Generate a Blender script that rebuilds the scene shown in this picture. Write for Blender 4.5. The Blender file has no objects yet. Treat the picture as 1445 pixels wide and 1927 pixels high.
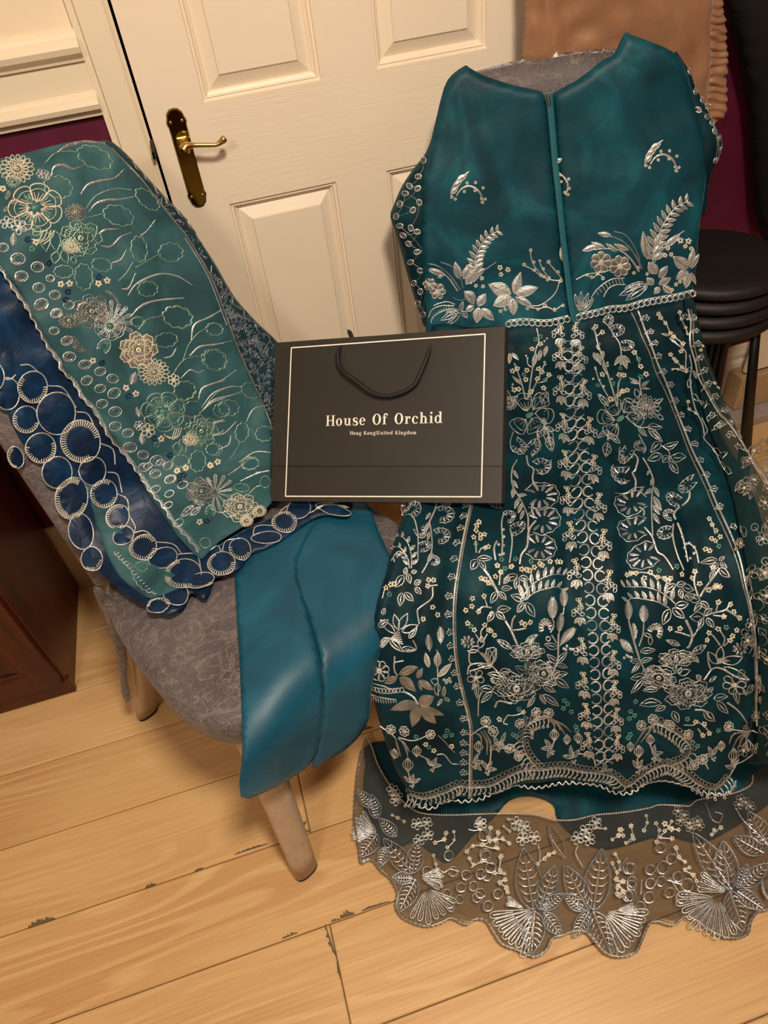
import bpy, bmesh, math, random
import numpy as np
from mathutils import Vector, Matrix
from mathutils.geometry import delaunay_2d_cdt
random.seed(7); rng = np.random.default_rng(7)
S = bpy.context.scene; COL = S.collection
PI = math.pi
# ------------------------------------------------------------------ camera (solved from the door and floor lines)
PP = np.array([722.5, 963.5]); VX = np.array([10256., -1702.]); VZ = np.array([921., 2332.])
F = float(np.sqrt(-(VX-PP) @ (VZ-PP)))
def _d(v):
    a = np.array([v[0]-PP[0], v[1]-PP[1], F]); return a/np.linalg.norm(a)
_X = _d(VX); _Z = -_d(VZ); _Y = np.cross(_Z, _X)
R = np.array([_X, _Y, _Z])
H = 1.38; C0 = np.array([0, 0, H]); DW = 1.477          # camera height, distance to the door face
cd = bpy.data.cameras.new('camera'); cam = bpy.data.objects.new('camera', cd); COL.objects.link(cam)
cd.sensor_fit = 'VERTICAL'; cd.sensor_height = 36; cd.sensor_width = 27; cd.lens = F/1927*36; cd.clip_start = .02
r_, u_, b_ = R[:, 0], -R[:, 1], -R[:, 2]
cam.matrix_world = Matrix([[r_[0], u_[0], b_[0], C0[0]], [r_[1], u_[1], b_[1], C0[1]], [r_[2], u_[2], b_[2], C0[2]], [0, 0, 0, 1]])
S.camera = cam
# ------------------------------------------------------------------ light
w = bpy.data.worlds.new('world'); S.world = w; w.use_nodes = True
w.node_tree.nodes['Background'].inputs[0].default_value = (1, .9, .78, 1)
w.node_tree.nodes['Background'].inputs[1].default_value = .12
def area(name, loc, size, watt, col, tgt):
    l = bpy.data.lights.new(name, 'AREA'); l.shape = 'DISK'; l.size = size; l.energy = watt; l.color = col
    o = bpy.data.objects.new(name, l); COL.objects.link(o); o.location = loc
    o.rotation_euler = (Vector(tgt)-Vector(loc)).to_track_quat('-Z', 'Y').to_euler(); return o
area('ceiling_lamp_light', (.30, -.12, 2.37), .30, 44, (1, .85, .68), (.1, .6, 0))
area('added_fill_light', (-1.0, -.9, 2.37), .5, 25, (1, .86, .70), (-.2, .6, 0))  # soft fill added to brighten the left side, not a lamp of the room
S.view_settings.view_transform = 'Standard'; S.view_settings.look = 'None'
S.view_settings.gamma = 1; S.view_settings.use_curve_mapping = False
S.view_settings.exposure = 0.0
# ------------------------------------------------------------------ pixel rays and surfaces
def rays(px):
    px = np.atleast_2d(np.asarray(px, float)); a = np.c_[px-PP, np.full(len(px), F)]; return a @ R.T
def on_wall(y):
    def f(px):
        r = rays(px); p = C0+r*(y/r[:, 1])[:, None]; return p, np.tile([0, -1., 0], (len(p), 1))
    return f
def on_z(z):
    def f(px):
        r = rays(px); p = C0+r*((z-H)/r[:, 2])[:, None]; return p, np.tile([0, 0, 1.], (len(p), 1))
    return f
def on_plane(o, n):
    o = np.array(o, float); n = np.array(n, float)/np.linalg.norm(n)
    def f(px):
        r = rays(px); p = C0+r*(((o-C0) @ n)/(r @ n))[:, None]; m = n if (n @ (C0-o)) > 0 else -n
        return p, np.tile(m, (len(p), 1))
    return f
def crom(P, n=8, closed=False):
    P = np.asarray(P, float)
    if closed: Q = np.vstack([P[-1], P, P[0], P[1]])
    else: Q = np.vstack([2*P[0]-P[1], P, 2*P[-1]-P[-2]])
    out = []
    for i in range(1, len(Q)-2):
        a, b, c, d = Q[i-1], Q[i], Q[i+1], Q[i+2]
        for k in range(n):
            t = k/n
            out.append(.5*((2*b)+(c-a)*t+(2*a-5*b+4*c-d)*t*t+(3*b-a-3*c+d)*t**3))
    if not closed: out.append(P[-1])
    return np.array(out)
def on_profile(o, ang, prof, off=0.):
    """surface = profile polyline (t forward, z up) swept along the chair's width"""
    o = np.array(o, float); Fw = np.array([math.sin(ang), -math.cos(ang)])
    Q = crom(prof, 6); d = np.gradient(Q, axis=0); nn = np.c_[-d[:, 1], d[:, 0]]*-1
    nn /= np.linalg.norm(nn, axis=1)[:, None]
    # outward = up / forward
    if nn[len(nn)//2] @ np.array([.3, 1.]) < 0: nn = -nn
    Q = Q+nn*off
    def f(px):
        r = rays(px); t0 = (C0[:2]-o) @ Fw; dt = r[:, :2] @ Fw; z0 = C0[2]; dz = r[:, 2]
        best = np.full(len(r), 1e9); P = np.zeros((len(r), 3)); N = np.zeros((len(r), 3)); N[:, 2] = 1
        for i in range(len(Q)-1):
            a, b = Q[i], Q[i+1]; e = b-a
            det = dt*(-e[1])+dz*e[0]
            det = np.where(abs(det) < 1e-12, 1e-12, det)
            bx, by = a[0]-t0, a[1]-z0
            s = (bx*(-e[1])+by*e[0])/det; u = (dt*by-dz*bx)/det
            lo = -1e-6 if i else -40.; hi = 1+1e-6 if i < len(Q)-2 else 60.
            ok = (s > 0) & (u >= lo) & (u <= hi) & (s < best)
            best = np.where(ok, s, best); uu = np.clip(u, 0, 1)
            n2 = nn[i][None]*(1-uu)[:, None]+nn[i+1][None]*uu[:, None]
            n2 /= np.linalg.norm(n2, axis=1)[:, None]
            n3 = np.c_[n2[:, :1]*Fw[None], n2[:, 1:]]
            N = np.where(ok[:, None], n3, N)
        best = np.where(best > 1e8, 1.5, best)
        return C0+r*best[:, None], N
    return f
def vnoise(p, s, seed=0):
    """cheap smooth value noise from sines"""
    p = np.asarray(p, float)/s; g = np.random.default_rng(seed); v = 0
    for k in range(5):
        a = g.uniform(0, 2*PI); q = g.uniform(.6, 1.7); ph = g.uniform(0, 6.28)
        v = v+np.sin((p[:, 0]*math.cos(a)+p[:, 1]*math.sin(a))*q*2+ph+1.3*np.sin((p[:, 0]*math.sin(a)-p[:, 1]*math.cos(a))*q+ph))
    return v/5
def edge_dist(px, out):
    A = out; B = np.roll(out, -1, 0); px = np.asarray(px, float); E = B-A; L2 = np.maximum((E*E).sum(1), 1e-9); res = np.empty(len(px))
    for i in range(0, len(px), 4000):
        q = px[i:i+4000, None, :]-A[None]; t = np.clip((q*E[None]).sum(2)/L2, 0, 1); dv = q-t[:, :, None]*E[None]; res[i:i+4000] = np.sqrt((dv*dv).sum(2).min(1))
    return res
# ------------------------------------------------------------------ materials
def srgb(h):
    c = [int(h[i:i+2], 16)/255 for i in (0, 2, 4)]
    return tuple((x/12.92 if x <= .04045 else ((x+.055)/1.055)**2.4) for x in c)+(1,)
class NT:
    def __init__(s, name):
        s.m = bpy.data.materials.new(name); s.m.use_nodes = True; s.t = s.m.node_tree; s.n = s.t.nodes; s.l = s.t.links
        s.b = s.n['Principled BSDF']; s.tc = s.n.new('ShaderNodeTexCoord')
    def coords(s, scale=(1, 1, 1), rot=(0, 0, 0), src='Object'):
        mp = s.n.new('ShaderNodeMapping'); mp.inputs['Scale'].default_value = scale; mp.inputs['Rotation'].default_value = rot
        s.l.new(s.tc.outputs[src], mp.inputs['Vector']); return mp.outputs[0]
    def noise(s, vec, scale, detail=4, rough=.5, dist=0):
        n = s.n.new('ShaderNodeTexNoise'); n.inputs['Scale'].default_value = scale; n.inputs['Detail'].default_value = detail
        n.inputs['Roughness'].default_value = rough; n.inputs['Distortion'].default_value = dist
        s.l.new(vec, n.inputs['Vector']); return n.outputs[0]
    def vor(s, vec, scale, feat='F1'):
        n = s.n.new('ShaderNodeTexVoronoi'); n.feature = feat; n.inputs['Scale'].default_value = scale
        s.l.new(vec, n.inputs['Vector']); return n.outputs[0]
    def wave(s, vec, scale, dist=3, det=2, dsc=1, rd=0.5):
        n = s.n.new('ShaderNodeTexWave'); n.inputs['Scale'].default_value = scale; n.inputs['Distortion'].default_value = dist
        n.inputs['Detail'].default_value = det; n.inputs['Detail Scale'].default_value = dsc
        s.l.new(vec, n.inputs['Vector']); return n.outputs[0+1]
    def ramp(s, fac, stops):
        r = s.n.new('ShaderNodeValToRGB'); e = r.color_ramp.elements
        while len(e) < len(stops): e.new(.5)
        for el, (p, c) in zip(e, stops):
            el.position = p; el.color = c if not isinstance(c, (int, float)) else (c, c, c, 1)
        s.l.new(fac, r.inputs[0]); return r.outputs[0]
    def mix(s, fac, a, b, mode='MIX'):
        n = s.n.new('ShaderNodeMix'); n.data_type = 'RGBA'; n.blend_type = mode
        for i, v in ((0, fac), (6, a), (7, b)):
            if isinstance(v, (int, float)): n.inputs[i].default_value = v
            elif isinstance(v, tuple): n.inputs[i].default_value = v
            else: s.l.new(v, n.inputs[i])
        return n.outputs[2]
    def math(s, op, a, b):
        n = s.n.new('ShaderNodeMath'); n.operation = op
        for i, v in ((0, a), (1, b)):
            if isinstance(v, (int, float)): n.inputs[i].default_value = v
            else: s.l.new(v, n.inputs[i])
        return n.outputs[0]
    def bump(s, h, strength=.3, dist=.002, prev=None):
        n = s.n.new('ShaderNodeBump'); n.inputs['Strength'].default_value = strength; n.inputs['Distance'].default_value = dist
        s.l.new(h, n.inputs['Height'])
        if prev is not None: s.l.new(prev, n.inputs['Normal'])
        s.l.new(n.outputs[0], s.b.inputs['Normal']); return n.outputs[0]
    def set(s, **k):
        for a, v in k.items():
            i = s.b.inputs[a.replace('_', ' ')]
            if hasattr(v, 'is_linked') or isinstance(v, bpy.types.NodeSocket): s.l.new(v, i)
            else: i.default_value = v
        return s
def plain(name, col, rough=.5, metal=0., var=.08, vs=60, bump=.1, spec=.5, **k):
    t = NT(name); v = t.coords(); n = t.noise(v, vs)
    c = srgb(col) if isinstance(col, str) else col
    d = tuple(x*(1-var) for x in c[:3])+(1,); e = tuple(min(1, x*(1+var)) for x in c[:3])+(1,)
    t.set(Base_Color=t.ramp(n, [(.3, d), (.7, e)]), Roughness=rough, Metallic=metal)
    t.b.inputs['Specular IOR Level'].default_value = spec
    if bump: t.bump(n, bump, .001)
    for a, q in k.items(): t.b.inputs[a.replace('_', ' ')].default_value = q
    return t.m
M = {}
# painted door with embossed grain
def paint(name, col, grain=None):
    t = NT(name); c = srgb(col); v = t.coords(); n = t.noise(v, 3, 3)
    t.set(Base_Color=t.ramp(n, [(.3, tuple(x*.94 for x in c[:3])+(1,)), (.7, c)]), Roughness=.33)
    if grain:
        gv = t.coords(grain); g = t.noise(gv, 1, 3, .6, 1.2); t.bump(g, .42 if grain[0] < 50 else .14, .0018)
    else: t.bump(t.noise(v, 90, 3), .08, .001)
    return t.m
M['door_rail'] = paint('cream_gloss_paint_horizontal_grain', 'f4e6d0', (7, 1, 150))
M['door_stile'] = paint('cream_gloss_paint_vertical_grain', 'f4e6d0', (110, 1, 5))
M['trim'] = paint('cream_gloss_paint', 'f0e2c8')
M['wall_cream'] = plain('cream_wall_paint', 'eeddc2', .6, var=.02, bump=.08)
M['burgundy'] = plain('burgundy_wall_paint', '5a1230', .5, var=.1, vs=20, bump=.2)
M['ceiling'] = plain('white_ceiling_paint', 'ece6da', .8)
M['gap'] = plain('painted_gap_shade', '1c0f10', .9)
M['brass'] = plain('polished_brass', '7a7038', .11, 1., var=.1, vs=25, bump=.05)
M['brass_satin'] = plain('satin_brass', 'c9a968', .3, 1., var=.08, vs=25, bump=.05)
M['steel'] = plain('steel', 'b9b4ac', .3, 1.)
M['black_void'] = plain('black_plastic', '0d0c0d', .6)
# floor laminate
def laminate():
    t = NT('oak_laminate'); oi = t.n.new('ShaderNodeObjectInfo')
    add = t.n.new('ShaderNodeVectorMath'); add.operation = 'ADD'
    mul = t.n.new('ShaderNodeVectorMath'); mul.operation = 'SCALE'; mul.inputs['Scale'].default_value = 37.
    cx = t.n.new('ShaderNodeCombineXYZ'); t.l.new(oi.outputs['Random'], cx.inputs[0]); t.l.new(oi.outputs['Random'], cx.inputs[1])
    t.l.new(cx.outputs[0], mul.inputs[0])
    t.l.new(t.tc.outputs['Object'], add.inputs[0]); t.l.new(mul.outputs[0], add.inputs[1])
    def mp(sc):
        m = t.n.new('ShaderNodeMapping'); m.inputs['Scale'].default_value = sc; t.l.new(add.outputs[0], m.inputs['Vector']); return m.outputs[0]
    big = t.noise(mp((1.1, 7.5, 1)), 1, 1.5, .4, .35)
    sn = t.math('SINE', t.math('MULTIPLY', big, 75.), 0.)
    fine = t.noise(mp((5, 240, 1)), 1, 4, .6)
    blot = t.noise(mp((1.2, 4, 1)), 1, 2)
    mask = t.ramp(t.noise(mp((1.0, 3.2, 1)), 1.3, 1), [(.42, 0.), (.62, 1.)])
    base = t.ramp(blot, [(.3, srgb('d4ad79')), (.7, srgb('e3bf8b'))])
    ringc = t.ramp(sn, [(.1, srgb('c09058')), (.8, (1, 1, 1, 1))])
    c = t.mix(t.math('MULTIPLY', mask, .30), base, ringc, 'MULTIPLY')
    fc = t.ramp(fine, [(.35, srgb('c9a275')), (.6, (1, 1, 1, 1))])
    c = t.mix(.28, c, fc, 'MULTIPLY')
    t.set(Base_Color=c, Roughness=.36); t.bump(fine, .06, .0006); return t.m
M['laminate'] = laminate()
M['subfloor'] = plain('grey_brown_core', '6a5c46', .9, var=.3, vs=200)
# crushed velvet
def velvet():
    t = NT('grey_crushed_velvet'); v = t.coords((1, 1, 1))
    w1 = t.noise(t.coords((9, 14, 12), (0, 0, .6)), 1, 3, .55, 2.2); w2 = t.noise(v, 24, 3, .6, 2.4)
    rid = t.math('ABSOLUTE', t.math('SUBTRACT', w1, .5), 0); rid2 = t.math('ABSOLUTE', t.math('SUBTRACT', w2, .5), 0)
    a = t.ramp(rid, [(.0, 1.), (.03, 0.)]); b = t.ramp(rid2, [(.0, 1.), (.045, 0.)])
    s = t.math('ADD', t.math('MULTIPLY', a, .6), t.math('MULTIPLY', b, .45))
    mott = t.noise(v, 9, 4); spk = t.noise(v, 500, 2)
    c = t.ramp(mott, [(.3, srgb('433d41')), (.7, srgb('605a5e'))])
    c = t.mix(t.math('MULTIPLY', s, .55), c, srgb('9a8e88')); c = t.mix(t.ramp(spk, [(.5, 0.), (.7, .35)]), c, srgb('8f8580'))
    t.set(Base_Color=c, Roughness=.6); t.bump(s, .4, .002)
    t.b.inputs['Sheen Weight'].default_value = .25; t.b.inputs['Sheen Roughness'].default_value = .35
    t.b.inputs['Sheen Tint'].default_value = (.9, .85, .85, 1)
    return t.m
M['velvet'] = velvet()
M['leg'] = plain('beige_powder_coated_metal', 'b7a38c', .38, .2, bump=.04)
M['rubber'] = plain('black_rubber', '1a1718', .7)
def satin(name, c1, c2, c3, rough=.38, sc=7, alpha=1., weave=900, sheen=.3, anis=0., bs=.25, metal=0., spec=.25):
    t = NT(name); v = t.coords(); a = t.noise(v, sc, 4, .55, 1.4); b = t.noise(t.coords((1, 1, 1)), sc*3.2, 3, .5, 1.)
    c = t.ramp(a, [(.32, srgb(c1)), (.52, srgb(c2)), (.74, srgb(c3))])
    t.set(Base_Color=c, Roughness=rough, Metallic=metal)
    t.b.inputs['Sheen Weight'].default_value = sheen; t.b.inputs['Sheen Roughness'].default_value = .4
    t.b.inputs['Sheen Tint'].default_value = tuple(min(1, x*3+.1) for x in srgb(c3)[:3])+(1,)
    n0 = t.bump(b, bs, .004); t.bump(t.noise(t.coords((3, 3, 3)), weave/3, 2), .08, .0004, n0)
    t.b.inputs['Alpha'].default_value = alpha; t.b.inputs['Specular IOR Level'].default_value = spec
    return t.m
M['bodice'] = satin('teal_organza_over_satin', '06303c', '0a4352', '1c6573', .5, 5.5, spec=.25, sheen=.12)
M['skirt'] = satin('dark_teal_net_over_satin', '041c24', '072b35', '0d404b', .55, 6, spec=.12, sheen=.15)
M['lining'] = satin('teal_lining_satin', '082f3a', '0b4250', '115666', .5, 8)
M['sheer'] = satin('sheer_dark_teal_net', '0e2429', '142e31', '1d3d41', .6, 6, alpha=.84, spec=.1)
M['border_net'] = satin('sheer_grey_net', '3d3934', '47423b', '524b42', .7, 9, alpha=.54, sheen=.1)
M['border_net_teal'] = satin('sheer_teal_net', '1b3a3e', '234448', '2c5054', .6, 9, alpha=.62, sheen=.1)
M['trouser'] = satin('teal_satin', '0b4359', '0f4f68', '175f7a', .45, 6, sheen=.12, bs=.12, spec=.4)
M['organza'] = satin('sea_green_organza', '294a51', '376068', '52797c', .6, 7, alpha=.93, sheen=.35, spec=.15)
M['navy'] = satin('navy_satin', '071a33', '0c2846', '163c62', .38, 12, sheen=.3)
M['scarf_dark'] = satin('dark_teal_scarf', '11272f', '183540', '22444c', .6, 12)
def thread(name, c1, c2, rough=.34, metal=.55, sc=420):
    t = NT(name); v = t.coords(); n = t.noise(v, sc, 2); n2 = t.noise(v, 40, 2)
    c = t.mix(t.ramp(n2, [(.35, 0.), (.65, 1.)]), srgb(c1), srgb(c2))
    c = t.mix(t.ramp(n, [(.35, .32), (.6, 0.)]), c, srgb('3a3834'))
    t.set(Base_Color=c, Roughness=rough, Metallic=metal); t.bump(n, .7, .0012); return t.m
M['silver'] = thread('silver_gold_thread', 'e2e4e2', 'b8bcbd')
M['silver_dim'] = thread('antique_silver_thread', 'a39d92', '807f7d')
M['silver_blue'] = thread('blue_silver_thread', '9aa3ad', '7c8792')
M['ivory'] = thread('ivory_thread', 'efe6cd', 'd8cdb2', .5, .1)
M['mint'] = thread('mint_thread', '5f9a8a', '3f7c76', .45, .2)
M['foil'] = thread('foil_thread', 'f4f7ff', 'd0d4da', .22, .8, 200)
M['zip'] = plain('teal_zip_tape', '1f6672', .55, var=.15, vs=300)
M['paper'] = plain('black_card_paper', '2a2825', .42, var=.03, vs=8, bump=.03)
M['print'] = plain('white_print', 'f4efe4', .5, bump=0)
M['cord'] = plain('black_cord', '0c0b0b', .6, var=.3, vs=700, bump=.5)
def coatmat():
    t = NT('tan_nylon'); v = t.coords(); a = t.noise(t.coords((1, 1, .6)), 9, 4, .5, .6)
    t.set(Base_Color=t.ramp(a, [(.3, srgb('8f6549')), (.7, srgb('b08463'))]), Roughness=.36)
    t.b.inputs['Sheen Weight'].default_value = .2; t.bump(a, .5, .012); return t.m
M['coat'] = coatmat()
M['black_fabric'] = plain('black_fabric', '0a090b', .9, var=.3, vs=30)
M['stool_vinyl'] = plain('black_vinyl', '1a1616', .6, var=.1, vs=40, bump=.12)
M['stool_metal'] = plain('black_metal', '0c0a0a', .45)
def mahog():
    t = NT('dark_mahogany'); g = t.noise(t.coords((30, 30, 3)), 1, 4, .6, .8)
    t.set(Base_Color=t.ramp(g, [(.3, srgb('2c0c06')), (.7, srgb('571d0d'))]), Roughness=.35); t.bump(g, .08, .001); return t.m
M['mahogany'] = mahog()
M['white_cloth'] = plain('white_fabric', 'e9e4da', .8)
M['lilac'] = plain('pale_lilac_plastic', 'a89a98', .5)
M['card'] = plain('tan_card', 'b79a74', .7)
# ------------------------------------------------------------------ objects
def link(o, parent=None):
    COL.objects.link(o)
    if parent is not None: o.parent = parent
    return o
def tag(o, label=None, cat=None, group=None, kind=None):
    if label: o['label'] = label
    if cat: o['category'] = cat
    if group: o['group'] = group
    if kind: o['kind'] = kind
    return o
def thing(name, loc, label, cat, group=None):
    o = bpy.data.objects.new(name, None); o.location = loc; o.empty_display_size = .05; link(o); return tag(o, label, cat, group)
def mesh(name, V, Fc, m, parent=None, smooth=True, local=True):
    V = np.asarray(V, float)
    if parent is not None and local: V = V-np.array(world_loc(parent))
    me = bpy.data.meshes.new(name); me.from_pydata([tuple(v) for v in V], [], [tuple(f) for f in Fc]); me.update()
    if smooth: me.polygons.foreach_set('use_smooth', [True]*len(me.polygons))
    me.materials.append(m); o = bpy.data.objects.new(name, me); link(o, parent); return o
def world_loc(o):
    l = Vector((0, 0, 0))
    while o is not None: l += o.location; o = o.parent
    return l
class MB:
    def __init__(s): s.V = []; s.F = []
    def add(s, V, Fc):
        n = len(s.V); s.V += [tuple(v) for v in V]; s.F += [tuple(i+n for i in f) for f in Fc]; return s
    def box(s, a, b):
        (x0, y0, z0), (x1, y1, z1) = a, b
        return s.add([(x0, y0, z0), (x1, y0, z0), (x1, y1, z0), (x0, y1, z0), (x0, y0, z1), (x1, y0, z1), (x1, y1, z1), (x0, y1, z1)],
                     [(0, 3, 2, 1), (4, 5, 6, 7), (0, 1, 5, 4), (1, 2, 6, 5), (2, 3, 7, 6), (3, 0, 4, 7)])
    def loft(s, rings, cap0=True, cap1=True):
        n = len(rings[0]); V = [p for r in rings for p in r]; Fc = []
        for i in range(len(rings)-1):
            for j in range(n):
                k = (j+1) % n; Fc.append((i*n+j, i*n+k, (i+1)*n+k, (i+1)*n+j))
        if cap0: Fc.append(tuple(range(n))[::-1])
        if cap1: Fc.append(tuple((len(rings)-1)*n+j for j in range(n)))
        return s.add(V, Fc)
    def tube(s, pts, rad, n=8):
        pts = [np.array(p, float) for p in pts]; rings = []
        if not hasattr(rad, '__len__'): rad = [rad]*len(pts)
        up = np.array([0, 0, 1.])
        for i, p in enumerate(pts):
            t = pts[min(i+1, len(pts)-1)]-pts[max(i-1, 0)]; t /= np.linalg.norm(t)+1e-12
            if abs(t @ up) > .95: up = np.array([1., 0, 0]) if abs(t[0]) < .9 else np.array([0, 1., 0])
            a = np.cross(t, up); a /= np.linalg.norm(a); b = np.cross(t, a); up = np.cross(a, t); up = b if False else up
            rings.append([p+rad[i]*(a*math.cos(q)+b*math.sin(q)) for q in [2*PI*k/n for k in range(n)]])
        return s.loft(rings)
    def obj(s, name, m, parent=None, smooth=False, bevel=0, **k):
        o = mesh(name, s.V, s.F, m, parent, smooth)
        if bevel:
            b = o.modifiers.new('bevel', 'BEVEL'); b.width = bevel; b.segments = 2; b.limit_method = 'ANGLE'
        return o
# ================================================================== SETTING
WX0, WX1, WY0 = -2.2, 2.4, -2.2
BY = DW+.012                                             # wall plane a little behind the door face
wb = MB(); wb.box((WX0, BY, 0), (-.12, BY+.1, 1.12)); wb.box((.78, BY, 0), (WX1, BY+.1, 2.4))
tag(wb.obj('wall_back', M['burgundy']), kind='structure')
wu = MB(); wu.box((WX0, BY, 1.12), (-.12, BY+.1, 2.4)); wu.box((-.12, BY, 2.08), (.78, BY+.1, 2.4))
tag(wu.obj('wall_back_upper', M['wall_cream']), kind='structure')
tag(MB().box((WX0-.1, WY0, 0), (WX0, BY+.1, 2.4)).obj('wall_left', M['wall_cream']), kind='structure')
tag(MB().box((WX1, WY0, 0), (WX1+.1, BY+.1, 2.4)).obj('wall_right', M['burgundy']), kind='structure')
tag(MB().box((WX0, WY0-.1, 0), (WX1, WY0, 2.4)).obj('wall_front', M['burgundy']), kind='structure')
tag(MB().box((WX0, WY0, 2.4), (WX1, BY+.1, 2.5)).obj('ceiling', M['ceiling']), kind='structure')
# floor: planks one by one
fl = tag(MB().box((WX0, WY0, -.05), (WX1, BY+.1, -.006)).obj('floor', M['subfloor']), kind='structure')
rows = {}; PWd = .168
y = .442-PWd*16; k = -16; L = 1.46
while y < BY:
    y0 = y; y1 = y+PWd
    joint = -.122 if k % 2 == 1 else .62
    x = joint-L*4
    while x < WX1:
        a, b = max(x, WX0), min(x+L, WX1)
        if b-a > .02:
            yy1 = min(y1, BY+.05); g = .0009; h = -random.random()*.0004
            mb = MB(); e = .0016
            V = [(a+g, y0+g, -.006), (b-g, y0+g, -.006), (b-g, yy1-g, -.006), (a+g, yy1-g, -.006),
                 (a+g, y0+g, h-e), (b-g, y0+g, h-e), (b-g, yy1-g, h-e), (a+g, yy1-g, h-e),
                 (a+g+e, y0+g+e, h), (b-g-e, y0+g+e, h), (b-g-e, yy1-g-e, h), (a+g+e, yy1-g-e, h)]
            Fc = [(0, 1, 5, 4), (1, 2, 6, 5), (2, 3, 7, 6), (3, 0, 4, 7), (4, 5, 9, 8), (5, 6, 10, 9), (6, 7, 11, 10), (7, 4, 8, 11), (8, 9, 10, 11)]
            mesh('plank', V, Fc, M['laminate'], fl, False)
        x += L
    y += PWd; k += 1
# worn chips along the joints
def chip(pts):
    P, _ = on_z(.0008)(pts); n = len(P); c = P.mean(0)
    mesh('chipped_edge', np.vstack([P, P-[0, 0, .0012]]), [tuple(range(n))]+[(i, (i+1) % n, n+(i+1) % n, n+i) for i in range(n)], M['subfloor'], fl, False)
def ragged(p0, p1, h, seed, n=14):
    g = np.random.default_rng(seed); p0, p1 = np.array(p0, float), np.array(p1, float); d = p1-p0; nn = np.array([d[1], -d[0]])/np.linalg.norm(d)
    top = [p0+d*i/n+nn*h*math.sin(PI*i/n)**.5*g.uniform(.3, 1) for i in range(n+1)]
    chip([tuple(p) for p in [p0]+top[1:-1]+[p1]])
for a in [((52, 1748), (104, 1729), -13, 1), ((273, 1672), (293, 1664), -8, 2), ((366, 1641), (382, 1634), -6, 3), ((440, 1609), (505, 1588), -5, 4),
          ((531, 1767), (560, 1756), -7, 5), ((622, 1735), (640, 1730), -5, 6), ((640, 1729), (668, 1720), -14, 7), ((680, 1715), (735, 1696), -6, 8),
          ((568, 1570), (584, 1563), -7, 9), ((612, 1738), (633, 1800), 8, 11), ((569, 1560), (577, 1545), -5, 10), ((672, 1378), (702, 1369), -7, 13), ((634, 1810), (640, 1840), 4, 12)]:
    ragged(*a[:2], abs(a[2])*(1 if a[2] < 0 else -1), a[3])
# baseboards
def skirting(name, x0, x1):
    pr = [(0, 0), (.022, 0), (.022, .13), (.019, .145), (.012, .155), (.014, .17), (.009, .185), (.006, .196), (0, .198)]
    mb = MB(); mb.loft([[(x, BY-d, z) for d, z in pr] for x in (x0, x1)]); return tag(mb.obj(name, M['trim']), kind='structure')
skirting('baseboard_left', WX0, -.121); skirting('baseboard_right', .79, WX1)
# dado mouldings left of the door
def moulding(name, z0, z1, dep, x0, x1):
    pr = [(0, z0), (dep*.45, z0), (dep*.5, z0+(z1-z0)*.12), (dep*.9, z0+(z1-z0)*.3), (dep, z0+(z1-z0)*.5), (dep*.85, z0+(z1-z0)*.68),
          (dep*.5, z0+(z1-z0)*.78), (dep*.45, z0+(z1-z0)*.9), (dep*.2, z1), (0, z1)]
    return tag(MB().loft([[(x, BY-d, z) for d, z in pr] for x in (x0, x1)]).obj(name, M['trim']), kind='structure')
moulding('trim_1', 1.072, 1.112, .026, WX0, -.121)
moulding('trim_2', 1.155, 1.200, .030, WX0, -.121)
tag(MB().box((WX0, BY-.008, 1.108), (-.121, BY, 1.158)).obj('trim_3', M['trim']), kind='structure')
# architrave + frame
def archi(x0, x1, z0, z1, name, flip=1):
    wd = x1-x0
    pr = [(0, 0), (.010, 0), (.017, .06*wd/.07), (.020, .2*wd), (.017, .33*wd), (.013, .38*wd), (.016, .5*wd), (.014, .8*wd), (.006, .86*wd), (.008, wd*.93), (.006, wd), (0, wd)]
    f = (lambda s: x0+s) if flip == 1 else (lambda s: x1-s)
    return tag(MB().loft([[(f(s), BY-d, z) for d, s in pr] for z in (z0, z1)]).obj(name, M['trim'], smooth=False), kind='structure')
archi(-.122, -.056, 0, 2.06, 'trim_4'); archi(.716, .785, 0, 2.06, 'trim_5', -1)
tag(MB().box((-.122, BY-.02, 2.0), (.785, BY, 2.08)).obj('trim_6', M['trim']), kind='structure')
tag(MB().box((-.13, BY+.03, 0), (.79, BY+.08, 2.08)).obj('door_gap_backing', M['gap']), kind='structure')  # dark sheet behind the door, coloured to give the frame gap its shade
# door slab with six raised-field panels
DX0, DX1 = -.0505, .711
door = MB(); PX = [(.056, .276), (.384, .604)]; PZ = [(.23, .880), (1.061, 1.60), (1.70, 1.90)]
xs = [DX0, .056, .276, .384, .604, DX1]; zs = [.01, .23, .88, 1.061, 1.60, 1.70, 1.90, 1.99]
stile, rail = MB(), MB()
def quad(mb, x0, x1, z0, z1, y=DW):
    mb.add([(x0, y, z0), (x1, y, z0), (x1, y, z1), (x0, y, z1)], [(0, 1, 2, 3)])
for i in range(5):
    for j in range(7):
        pan = i in (1, 3) and j in (1, 3, 5)
        if pan: continue
        (stile if i in (0, 4) or j in (1, 3, 5) else rail)
        quad(stile if (i in (0, 4) or (i == 2 and j in (1, 3, 5))) else rail, xs[i], xs[i+1], zs[j], zs[j+1])
stile.add([(DX0, DW, .01), (DX0, DW+.035, .01), (DX0, DW+.035, 1.99), (DX0, DW, 1.99)], [(0, 3, 2, 1)])
stile.add([(DX1, DW, .01), (DX1, DW+.035, .01), (DX1, DW+.035, 1.99), (DX1, DW, 1.99)], [(0, 1, 2, 3)])
dr = tag(rail.obj('door_1', M['door_rail']), kind='structure')
stile.obj('stile', M['door_stile'], dr)
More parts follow.
